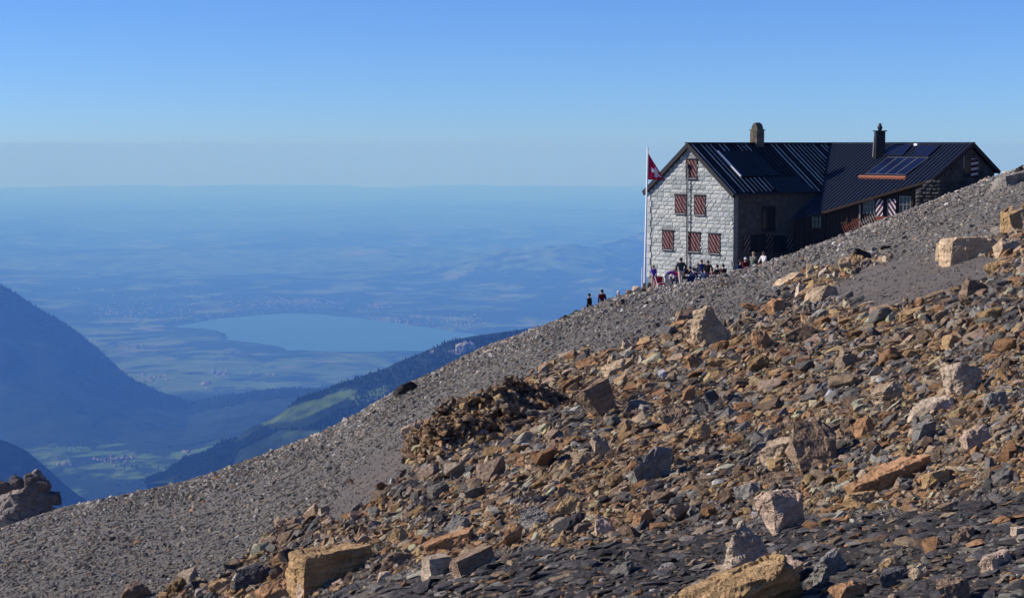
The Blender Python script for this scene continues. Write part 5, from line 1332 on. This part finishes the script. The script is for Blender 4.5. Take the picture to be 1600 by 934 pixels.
def layer(n, sel, size, table, coll, nc, name, label, jit, flatk=(.8, 1.2), lift=.15, urange=(-150, 1760), vr=(255, 1080), var=.2, upmix=0.0, yawsd=None):
    u = RNG.uniform(*urange, n); v = RNG.uniform(*vr, n)
    a, b, c = zone(u, v)
    keep = sel(u, v, a, b, c); u, v = u[keep], v[keep]
    u, v, pt, _ = ground_points(u, v)
    m = len(u); px = size(m, u, v); s = px * pt[:, 1] / 2700 / 2
    nr = gnormal(pt[:, 0], pt[:, 1]); nr = nr * (1 - upmix) + np.array([0, 0, 1.0]) * upmix; nr /= np.linalg.norm(nr, axis=1, keepdims=True)
    yaw_ = RNG.uniform(0, 6.283, m) if yawsd is None else RNG.normal(0.15, yawsd, m) + math.pi * RNG.integers(0, 2, m)
    if yawsd is not None: nr = nr + np.array([-.16, 0, 0]); nr /= np.linalg.norm(nr, axis=1, keepdims=True)
    rot = eulers(nr, yaw_, np.full(m, jit) * RNG.uniform(.2, 1.6, m))
    scl = np.stack([s, s * RNG.uniform(.8, 1.1, m), s * RNG.uniform(*flatk, m)], 1)
    pt = pt + nr * (s * lift)[:, None]
    cl = clustered(u, v, table, var) if table is R_T else pick_cols(m, table, var)
    if table is not R_T:
        st_ = 1 + .38 * fbm(u / 45 + v / 70, v / 90 - u / 400, 91, 4); cl[:, :3] *= st_[:, None]
    return pt, rot, scl, cl, RNG.integers(0, nc, m)
def cat(*L): return [np.concatenate(x) for x in zip(*L)]
edge = lambda u, v: 0
G_T = [('grey', 8), ('slate', 1.6), ('tan', .3), ('brown', .5), ('pale', .5), ('white', .05)]
R_T = [('rust', 2.6), ('ochre', 3), ('tan', 4), ('brown', 4.5), ('grey', 5), ('slate', 3.5), ('pale', 1.6), ('pink', 1), ('white', .08)]
S_T = [('slate', 9), ('grey', 2.0), ('brown', .6), ('rust', .25), ('tan', .3), ('pale', .12)]
gl1 = layer(420000, lambda u, v, a, b, c: ~a & ~b & ~c, lambda m, u, v: np.clip(RNG.lognormal(math.log(2.95), .42, m), 1.8, 11), G_T, C_GREY, NG_, '', '', .6, var=.38)
gl2 = layer(150000, lambda u, v, a, b, c: c, lambda m, u, v: np.clip(RNG.lognormal(math.log(2.6), .4, m), 1.2, 6), G_T, C_GREY, NG_, '', '', .30, var=.2)
gl3 = layer(11000, lambda u, v, a, b, c: ~a & ~b & ~c & (RNG.random(len(u)) < sm(500, 900, v) * .8 + .12), lambda m, u, v: np.clip(RNG.lognormal(math.log(7.0), .3, m), 5, 16), G_T + [('rust', .9), ('tan', .8)], C_GREY, NG_, '', '', .30, var=.28)
def crest_layer(n):
    u = RNG.uniform(-150, 1760, n); X = np.array([conv(a, 480)[0] for a in u]); D = dcr(np.clip(X, -1500, 1300)); y = D - RNG.uniform(-2.0, 1, n) ** 1 * 1.0 - (RNG.random(n) ** 1.5) * 40
    x = X / 2700 * y; z = ground(x, y); pt = np.stack([x, y, z], 1); uu_, vv_2 = to_uv(x, y, z); a, b, c = zone(uu_, vv_2); k = ~a & ~c; pt, y, u, vv_2 = pt[k], y[k], uu_[k], vv_2[k]; m = len(pt)
    s = np.clip(RNG.lognormal(math.log(3.1), .42, m), 1.8, 12) * y / 2700 / 2; nr = gnormal(pt[:, 0], pt[:, 1], .3)
    scl = np.stack([s, s * RNG.uniform(.8, 1.1, m), s * RNG.uniform(.8, 1.2, m)], 1)
    cl = pick_cols(m, G_T, .38); cl[:, :3] *= (1 + .38 * fbm(u / 45 + vv_2 / 70, vv_2 / 90 - u / 400, 91, 4))[:, None]
    return pt + nr * (s * .15)[:, None], eulers(nr, RNG.uniform(0, 6.283, m), np.full(m, .6) * RNG.uniform(.2, 1.6, m)), scl, cl, RNG.integers(0, NG_, m)
gl4 = crest_layer(70000)
scatter('scree', 'countless grey scree chips covering the open mountainside', *cat(gl1, gl2, gl3, gl4), C_SCREE)
rl1 = layer(200000, lambda u, v, a, b, c: a, lambda m, u, v: np.clip(RNG.lognormal(math.log(5.2), .42, m), 2.4, 12), R_T, C_RUB, NR_, '', '', .45, var=.30, yawsd=.6)
rl2 = layer(44000, lambda u, v, a, b, c: a, lambda m, u, v: np.clip(RNG.lognormal(math.log(11.5), .28, m), 8, 20), R_T, C_RUB, NR_, '', '', .42, var=.30, yawsd=.6)
rl3 = layer(15000, lambda u, v, a, b, c: a, lambda m, u, v: RNG.uniform(15, 28, m), R_T, C_RUB, NR_, '', '', .40, var=.28, yawsd=.6)
rl6 = layer(1500, lambda u, v, a, b, c: a, lambda m, u, v: RNG.uniform(27, 38, m), R_T, C_RUB, NR_, '', '', .38, var=.28, yawsd=.6)
# a fringe of stray rusty stones beyond the rubble
bi = RNG.integers(0, nu_ - 1, 2600); bj = RNG.integers(0, nv2 + 4, 2600); bp = Ab[bi, bj] + RNG.normal(0, .03, (2600, 3)); bs = RNG.uniform(2.5, 8.5, 2600) * bp[:, 1] / 2700
bn = np.tile([-.3, -.6, .7], (2600, 1)); bc = pick_cols(2600, [('brown', 5), ('rust', 3), ('ochre', 3), ('tan', 2), ('grey', 1)], .3)
rl5 = (bp, eulers(bn, RNG.uniform(0, 6.28, 2600), np.full(2600, .6)), np.stack([bs, bs * .9, bs * .9], 1), bc, RNG.integers(0, NR_, 2600))
rl4 = layer(9000, lambda u, v, a, b, c: ~a & ~c & zone(u + RNG.normal(0, 16, len(u)), v + RNG.normal(0, 9, len(u)))[0], lambda m, u, v: np.clip(RNG.lognormal(math.log(7), .4, m), 3, 16), R_T, C_RUB, NR_, '', '', .4, var=.3)
scatter('rubble', 'countless rusty and grey rubble stones between the larger rocks', *cat(rl1, rl2, rl3, rl4, rl5, rl6), C_RUB)
sl1 = layer(60000, lambda u, v, a, b, c: b, lambda m, u, v: np.clip(RNG.lognormal(math.log(9), .45, m), 4, 24), S_T, C_SLA, NS_, '', '', .20, upmix=.45, var=.25, lift=.1, yawsd=None)
sl2 = layer(9000, lambda u, v, a, b, c: b, lambda m, u, v: RNG.uniform(20, 46, m), S_T, C_SLA, NS_, '', '', .12, upmix=.45, var=.22, lift=.1, yawsd=None)
sl3 = layer(9000, lambda u, v, a, b, c: b, lambda m, u, v: np.clip(RNG.lognormal(math.log(9), .4, m), 5, 20), R_T, C_SLA, NS_, '', '', .3, upmix=.3, var=.3, flatk=(2, 4))
scatter('slate_chips', 'countless thin dark slate plates covering the near ground', *cat(sl1, sl2, sl3), C_SLA)

# ================================================================ PEOPLE ON THE TERRACE
def cloth(name, c): return simple('cloth_' + name, c, 0.9, 0, 0.1, 0.15, 10)
CL = {'purple': cloth('purple', (0.085, 0.04, 0.24)), 'violet': cloth('violet', (0.10, 0.05, 0.42)), 'charcoal': cloth('charcoal', (0.045, 0.047, 0.052)), 'black': cloth('black', (0.014, 0.013, 0.016)),
      'beige': cloth('beige', (0.50, 0.44, 0.37)), 'white': cloth('white', (0.72, 0.68, 0.68)), 'navy': cloth('navy', (0.015, 0.025, 0.09)), 'blue': cloth('blue', (0.02, 0.05, 0.20)),
      'red': cloth('red', (0.42, 0.02, 0.05)), 'wine': cloth('wine', (0.10, 0.012, 0.02)), 'brown': cloth('brown', (0.06, 0.03, 0.025)), 'olive': cloth('olive', (0.17, 0.18, 0.14)),
      'grey': cloth('grey', (0.28, 0.28, 0.30)), 'denim': cloth('denim', (0.05, 0.08, 0.17)), 'pinkish': cloth('pinkish', (0.45, 0.30, 0.28))}
M_SKIN = simple('skin', (0.48, 0.29, 0.21), 0.6, 0, 0.3)
HAIR = {'dark': simple('hair_dark', (0.02, 0.014, 0.01), 0.7), 'brown': simple('hair_brown', (0.07, 0.04, 0.022), 0.7), 'fair': simple('hair_fair', (0.32, 0.24, 0.14), 0.7), 'white': CL['white']}
M_BOOT = simple('boot_leather', (0.03, 0.024, 0.02), 0.8); M_EYE = simple('eye', (0.02, 0.015, 0.012), 0.3)
def skin_obj(name, nodes, edges, mat, parent, root=0, sub=1):
    """nodes: (position, radius); one continuous skinned surface"""
    me = bpy.data.meshes.new(name); me.from_pydata([tuple(n[0]) for n in nodes], edges, []); me.update()
    o = mesh_obj(name, me, mat, parent, world=False)
    m = o.modifiers.new('skin', 'SKIN'); m.use_smooth_shade = True
    if not me.skin_vertices: raise RuntimeError('no skin layer')
    d = me.skin_vertices[0].data
    for i, n in enumerate(nodes): d[i].radius = (n[1], n[1]) if not isinstance(n[1], tuple) else n[1]; d[i].use_root = (i == root)
    s = o.modifiers.new('sub', 'SUBSURF'); s.levels = sub; s.render_levels = sub
    return o
def pose(kind, arms='down'):
    V = Vector
    if kind == 'sit':
        J = dict(pel=V((0, 0, .50)), spi=V((0, .03, .72)), che=V((0, .06, .95)), nec=V((0, .08, 1.08)), hed=V((0, .11, 1.18)), top=V((0, .12, 1.30)))
        for s, k in ((-1, 'l'), (1, 'r')):
            J['hip' + k] = V((s * .10, .02, .48)); J['kne' + k] = V((s * .14, .44, .52)); J['ank' + k] = V((s * .13, .42, .09)); J['toe' + k] = V((s * .14, .60, .04))
    elif kind == 'bend':
        J = dict(pel=V((0, -.05, .93)), spi=V((0, .12, 1.08)), che=V((0, .34, 1.20)), nec=V((0, .46, 1.23)), hed=V((0, .55, 1.25)), top=V((0, .66, 1.27)))
        for s, k in ((-1, 'l'), (1, 'r')):
            J['hip' + k] = V((s * .09, -.05, .90)); J['kne' + k] = V((s * .11, .0 + s * .1, .49)); J['ank' + k] = V((s * .11, -.06 + s * .16, .09)); J['toe' + k] = V((s * .12, .10 + s * .16, .04))
    else:
        J = dict(pel=V((0, 0, .95)), spi=V((0, 0, 1.16)), che=V((0, .01, 1.38)), nec=V((0, .01, 1.50)), hed=V((0, .03, 1.58)), top=V((0, .03, 1.71)))
        st = .20 if kind == 'walk' else .02
        for s, k in ((-1, 'l'), (1, 'r')):
            J['hip' + k] = V((s * .09, 0, .92)); J['kne' + k] = V((s * .11, .03 + s * st * .6, .50)); J['ank' + k] = V((s * .12, -.02 + s * st * 1.3, .09 if s > 0 or kind != 'walk' else .13)); J['toe' + k] = V((s * .13, .15 + s * st * 1.3, .04 if s > 0 or kind != 'walk' else .06))
    up = (J['nec'] - J['pel']).normalized(); c = J['che']
    for s, k in ((-1, 'l'), (1, 'r')):
        sh = c + up * .06 + V((s * .185, 0, 0)); J['sho' + k] = sh
        a = arms if isinstance(arms, str) else arms[0 if s < 0 else 1]
        if a == 'down': el, wr = sh + V((s * .06, -.03, -.29)), sh + V((s * .07, .05, -.53))
        elif a == 'face': el, wr = sh + V((s * .14, .18, -.16)), sh + V((-s * .06, .20, .10))
        elif a == 'table': el, wr = sh + V((s * .06, .12, -.25)), sh + V((-s * .02, .36, -.27))
        elif a == 'reach': el, wr = sh + V((s * .05, .14, -.24)), sh + V((s * .0, .32, -.42))
        else: el, wr = sh + V((s * .14, -.04, -.25)), sh + V((s * .02, .13, -.40))
        J['elb' + k] = el; J['wri' + k] = wr
    return J
def person(u, y, H, kind, head, jacket, trousers, hair, label, arms='down', dz=0.0, hat=None, girth=1.0, pack=None):
    d = P(u, 440, y); gz = float(ground(d.x, y)); k = H / 1.75
    root = empty('person', (d.x, y, gz + dz), -math.radians(head), label, 'person', 'visitors around the hut')
    root.scale = (k, k, k); J = pose(kind, arms); V = Vector
    nodes = []; edges = []; ix = {}
    def add(n, p, r, par=None):
        ix[n] = len(nodes); nodes.append((p, r))
        if par is not None: edges.append((ix[par], ix[n]))
    add('pel', J['pel'], .115); add('spi', J['spi'], .105, 'pel'); add('che', J['che'], .12, 'spi'); add('nec', J['nec'], .052, 'che'); add('hed', J['hed'], .078, 'nec')
    add('mid', J['hed'].lerp(J['top'], .55), .088, 'hed'); add('top', J['top'], .06, 'mid')
    for s, q in ((-1, 'l'), (1, 'r')):
        add('sho' + q, J['sho' + q], .058, 'che'); add('elb' + q, J['elb' + q], .040, 'sho' + q); add('wri' + q, J['wri' + q], .026, 'elb' + q)
        f = (J['wri' + q] - J['elb' + q]).normalized(); sd = f.cross(V((0, 0, 1))); sd = sd.normalized() if sd.length > .1 else V((0, 1, 0)); dn = f.cross(sd)
        add('pal' + q, J['wri' + q] + f * .07, .030, 'wri' + q)
        for m, (off, ln) in enumerate(((-.030, .062), (-.010, .075), (.010, .070), (.030, .055))):
            b = J['wri' + q] + f * .085 + sd * off; add(f'f{m}{q}', b, .009, 'pal' + q); add(f'g{m}{q}', b + f * ln * .55 + dn * .008, .008, f'f{m}{q}'); add(f'h{m}{q}', b + f * ln * .9 + dn * .028, .006, f'g{m}{q}')
        t = J['wri' + q] + f * .035 + sd * -.038 * s; add('t' + q, t, .010, 'pal' + q); add('u' + q, t + f * .035 + sd * -.018 * s + dn * .012, .008, 't' + q)
        add('hip' + q, J['hip' + q], .085, 'pel'); add('kne' + q, J['kne' + q], .055, 'hip' + q); add('ank' + q, J['ank' + q], .036, 'kne' + q); add('toe' + q, J['toe' + q], .032, 'ank' + q)
    skin_obj('body', nodes, edges, M_SKIN, root)
    # face
    fw = V((0, 1, 0)); hc = J['hed'].lerp(J['top'], .45)
    MB().tube([hc + V((0, .075, .015)), hc + V((0, .105, -.018)), hc + V((0, .085, -.025))], [.008, .014, .008], 6).done('nose', M_SKIN, root)
    for s in (-1, 1):
        MB().ball(hc + V((s * .030, .078, .02)), .010, 1, 6).done('eye', M_EYE, root); MB().ball(hc + V((s * .088, 0, 0)), .024, 1.4, 6).done('ear', M_SKIN, root)
    MB().box(hc + V((0, .080, -.048)), .022, .006, .004).done('mouth', CL['wine'], root)
    # jacket, trousers, boots
    g_ = girth; n2 = [(J['pel'] + (J['spi'] - J['pel']) * -.15, .150 * g_), (J['spi'], .140 * g_), (J['che'], (.150 * g_)), (J['nec'] * .6 + J['che'] * .4, .085)]; e2 = [(0, 1), (1, 2), (2, 3)]
    for q in 'lr':
        i = len(n2); n2 += [(J['sho' + q], .080), (J['elb' + q], .058), (J['wri' + q].lerp(J['elb' + q], .08), .044)]; e2 += [(2, i), (i, i + 1), (i + 1, i + 2)]
    skin_obj('jacket', n2, e2, CL[jacket], root)
    n3 = [(J['pel'], .132 * g_)]; e3 = []
    for q in 'lr':
        i = len(n3); n3 += [(J['hip' + q], .098), (J['kne' + q], .072), (J['ank' + q] + V((0, 0, .03)), .056)]; e3 += [(0, i), (i, i + 1), (i + 1, i + 2)]
    skin_obj('trousers', n3, e3, CL[trousers], root)
    for q in 'lr': MB().tube([J['ank' + q] + V((0, -.06, -.045)), J['ank' + q] + V((0, .02, -.03)), J['toe' + q] + V((0, .03, .01))], [.045, .055, .042], 8).done('boot', M_BOOT, root, smooth=True)
    hh = MB(); tdir = (J['top'] - J['hed']).normalized(); c = hc + tdir * .035 - V((0, .018, 0)) if kind != 'bend' else hc + tdir * .03 + V((0, 0, .02))
    hh.ball(c, .108, 1.0, 10).done('hat' if hat else 'hair', CL[hat] if hat else HAIR[hair], root, smooth=True)
    if hat: MB().ball(c + V((0, .03, -.02)), .135, .12, 12).done('hat_brim', CL[hat], root, smooth=True)
    if pack:
        MB().ball(J['spi'] + V((0, -.22, .10)), .17, 1.4, 10).done('backpack', CL[pack], root, smooth=True)
    return root
PEOPLE = [
 (921, 109.0, 1.72, 'stand', -60, 'black', 'black', 'dark', 'person in black clothes farthest left on the scree edge', dict(dz=-.62)),
 (941, 109.3, 1.74, 'stand', -20, 'wine', 'denim', 'dark', 'person in a dark red jacket standing right of the one in black', dict(dz=-.72)),
 (968, 108.0, 1.62, 'sit', -40, 'black', 'grey', 'dark', 'person in a white cap sitting on the edge of the scree', dict(hat='white', dz=-.85)),
 (1021, 111.5, 1.50, 'stand', 150, 'violet', 'pinkish', 'dark', 'person in violet raising a hand to the face beside the flagpole', dict(arms=('down', 'face'))),
 (1042, 111.6, 1.66, 'bend', 80, 'purple', 'white', 'dark', 'person in purple and pale trousers bending over the white table', dict(arms='reach')),
 (1056, 112.8, 1.66, 'sit', 200, 'red', 'denim', 'fair', 'fair-haired person in red sitting behind the white table', dict(arms='table', dz=.05)),
 (1064, 109.4, 1.86, 'walk', -15, 'charcoal', 'beige', 'dark', 'tall person in a charcoal jacket and light trousers walking towards the wall', dict(arms='bent', girth=1.15)),
 (1076, 112.3, 1.66, 'sit', 120, 'black', 'black', 'dark', 'person in black seated just right of the tall walker', dict(arms='table', dz=.12)),
 (1083, 110.6, 1.68, 'sit', 20, 'navy', 'grey', 'dark', 'person in navy seated at the near end of the picnic table', dict(arms='table', dz=.1)),
 (1096, 113.6, 1.74, 'stand', 170, 'blue', 'denim', 'brown', 'broad person in a blue jacket standing behind the picnic table', dict(girth=1.2, arms='bent')),
 (1106, 113.4, 1.70, 'stand', 190, 'black', 'black', 'dark', 'person in a black jacket standing behind the picnic table', dict(girth=1.1, arms='bent')),
 (1113, 112.2, 1.60, 'sit', 200, 'wine', 'black', 'brown', 'brown-haired person in dark red seated at the far side of the table', dict(arms='table', dz=.05)),
 (1122, 111.2, 1.74, 'sit', -30, 'black', 'black', 'dark', 'person in black seated at the right end of the table', dict(girth=1.2, dz=.25, arms='table')),
 (1131, 110.6, 1.66, 'sit', -20, 'brown', 'black', 'dark', 'person in a brown jacket seated rightmost at the table', dict(girth=1.15, dz=.32, arms='table')),
 (1070, 112.9, 1.62, 'sit', 150, 'brown', 'black', 'brown', 'brown-haired person in brown seated against the gable behind the tall walker', dict(arms='table', dz=.2)),
 (1089, 112.9, 1.66, 'sit', 170, 'grey', 'denim', 'fair', 'fair-haired person in grey seated at the far side of the picnic table', dict(arms='table', dz=.3)),
 (1101, 110.4, 1.66, 'sit', 10, 'denim', 'black', 'dark', 'person in faded blue seated with the back to the slope at the picnic table', dict(arms='table', dz=.05)),
 (1156, 110.8, 1.66, 'sit', 160, 'navy', 'denim', 'dark', 'person in navy sitting in the shade right of the house corner', dict(dz=.62, arms='table')),
 (1163, 110.6, 1.70, 'sit', 150, 'wine', 'pinkish', 'dark', 'person in dark red with a white hat in front of the shaded wall', dict(hat='white', dz=.72, arms='table')),
 (1176, 109.4, 1.72, 'sit', 30, 'olive', 'olive', 'fair', 'person in mottled grey-green clothes seated in front of the shaded wall', dict(girth=1.15, dz=.30, arms='table')),
 (1194, 110.0, 1.66, 'sit', 230, 'white', 'brown', 'brown', 'person with a white sleeve rightmost in front of the shaded wall', dict(dz=.60, arms='reach')),
]
for (u, y, H, kd, hd, ja, tr, ha, lab, op) in PEOPLE: person(u, y, H, kd, hd, ja, tr, ha, lab, **op)

M_PLANK = simple('pale_table_plank', (0.55, 0.52, 0.49), 0.8, n=.2, scale=6)
def table(u, y, L_, W_, rz, label, white=False, z=.74, dz=0, bench=True):
    d = P(u, 440, y); gz = float(ground(d.x, y)) + dz
    t = empty('table', (d.x, y, gz), math.radians(rz), label, 'table')
    n = 5
    for i in range(n): MB().box((0, (i - (n - 1) / 2) * W_ / n, z), L_ / 2, W_ / n / 2 - .008, .02).done('tabletop', M_WHITE if white else M_PLANK, t)
    for s in (-1, 1):
        x = s * (L_ / 2 - .25)
        MB().bar((x, -W_ / 2 - (.28 if bench else 0), 0), (x, W_ / 4, z - .02), .09, .05).done('leg', M_PLANK if bench else M_WFRAME, t)
        MB().bar((x + .05, W_ / 2 + (.28 if bench else 0), 0), (x + .05, -W_ / 4, z - .02), .09, .05).done('leg', M_PLANK if bench else M_WFRAME, t)
        if bench:
            MB().bar((x, -W_ / 2 - .35, .40), (x, W_ / 2 + .35, .40), .08, .05).done('bench_support', M_PLANK, t)
            MB().box((0, s * (W_ / 2 + .28), .45), L_ / 2, .14, .02).done('bench_seat', M_PLANK, t)
    return t
table(1096, 111.3, 2.1, .7, -12, 'pale wooden picnic table with crossed legs on the terrace', dz=.15)
table(1054, 111.9, 1.0, .6, 0, 'small white table under the hands of the bending person', white=True, bench=False, dz=.05)
d = P(1032, 446, 110.4); ch = empty('chair', (d.x, 110.4, float(ground(d.x, 110.4)) + .02), math.radians(25), 'red folding chair with a white frame right of the flagpole', 'chair')
MB().box((0, 0, .36), .26, .22, .03).done('seat', CL['red'], ch)
MB().box((0, .24, .62), .26, .02, .20).done('backrest', CL['red'], ch)
for sx_ in (-1, 1):
    MB().bar((sx_ * .27, -.25, 0), (sx_ * .27, .26, .85), .03, .03).done('leg', M_WHITE, ch); MB().bar((sx_ * .27, .28, 0), (sx_ * .27, -.2, .40), .03, .03).done('leg', M_WHITE, ch)
def pack(u, y, col, h, label, dz=0):
    d = P(u, 446, y); gz = float(ground(d.x, y)) + dz; t = empty('backpack', (d.x, y, gz), random.uniform(-.5, .5), label, 'backpack')
    b = bmesh.new(); bmesh.ops.create_uvsphere(b, u_segments=14, v_segments=10, radius=1)
    for v in b.verts:
        c = v.co; c.x = math.copysign(abs(c.x) ** .7, c.x) * h * .36; c.y = math.copysign(abs(c.y) ** .7, c.y) * h * .24; c.z = math.copysign(abs(c.z) ** .7, c.z) * h * .5 + h * .48
    me = bpy.data.meshes.new('bag'); b.to_mesh(me); b.free(); o = mesh_obj('bag', me, CL[col], t, world=False)
    MB().box((0, -h * .26, h * .32), h * .2, h * .06, h * .18).done('pocket', CL['charcoal'], t)
    MB().ball((0, 0, h * .95), h * .26, .5).done('lid', CL[col], t)
    for s in (-1, 1): MB().tube([(s * h * .18, h * .22, h * .85), (s * h * .2, h * .34, h * .5), (s * h * .2, h * .22, h * .12)], .015, 6).done('strap', CL['black'], t)
pack(1079, 109.6, 'navy', .62, 'navy backpack standing left of the picnic table', .05)
pack(1014, 110.6, 'olive', .5, 'dark green backpack leaning at the foot of the flagpole')
pack(1147, 109.8, 'white', .34, 'small white bag at the corner of the house', .35)
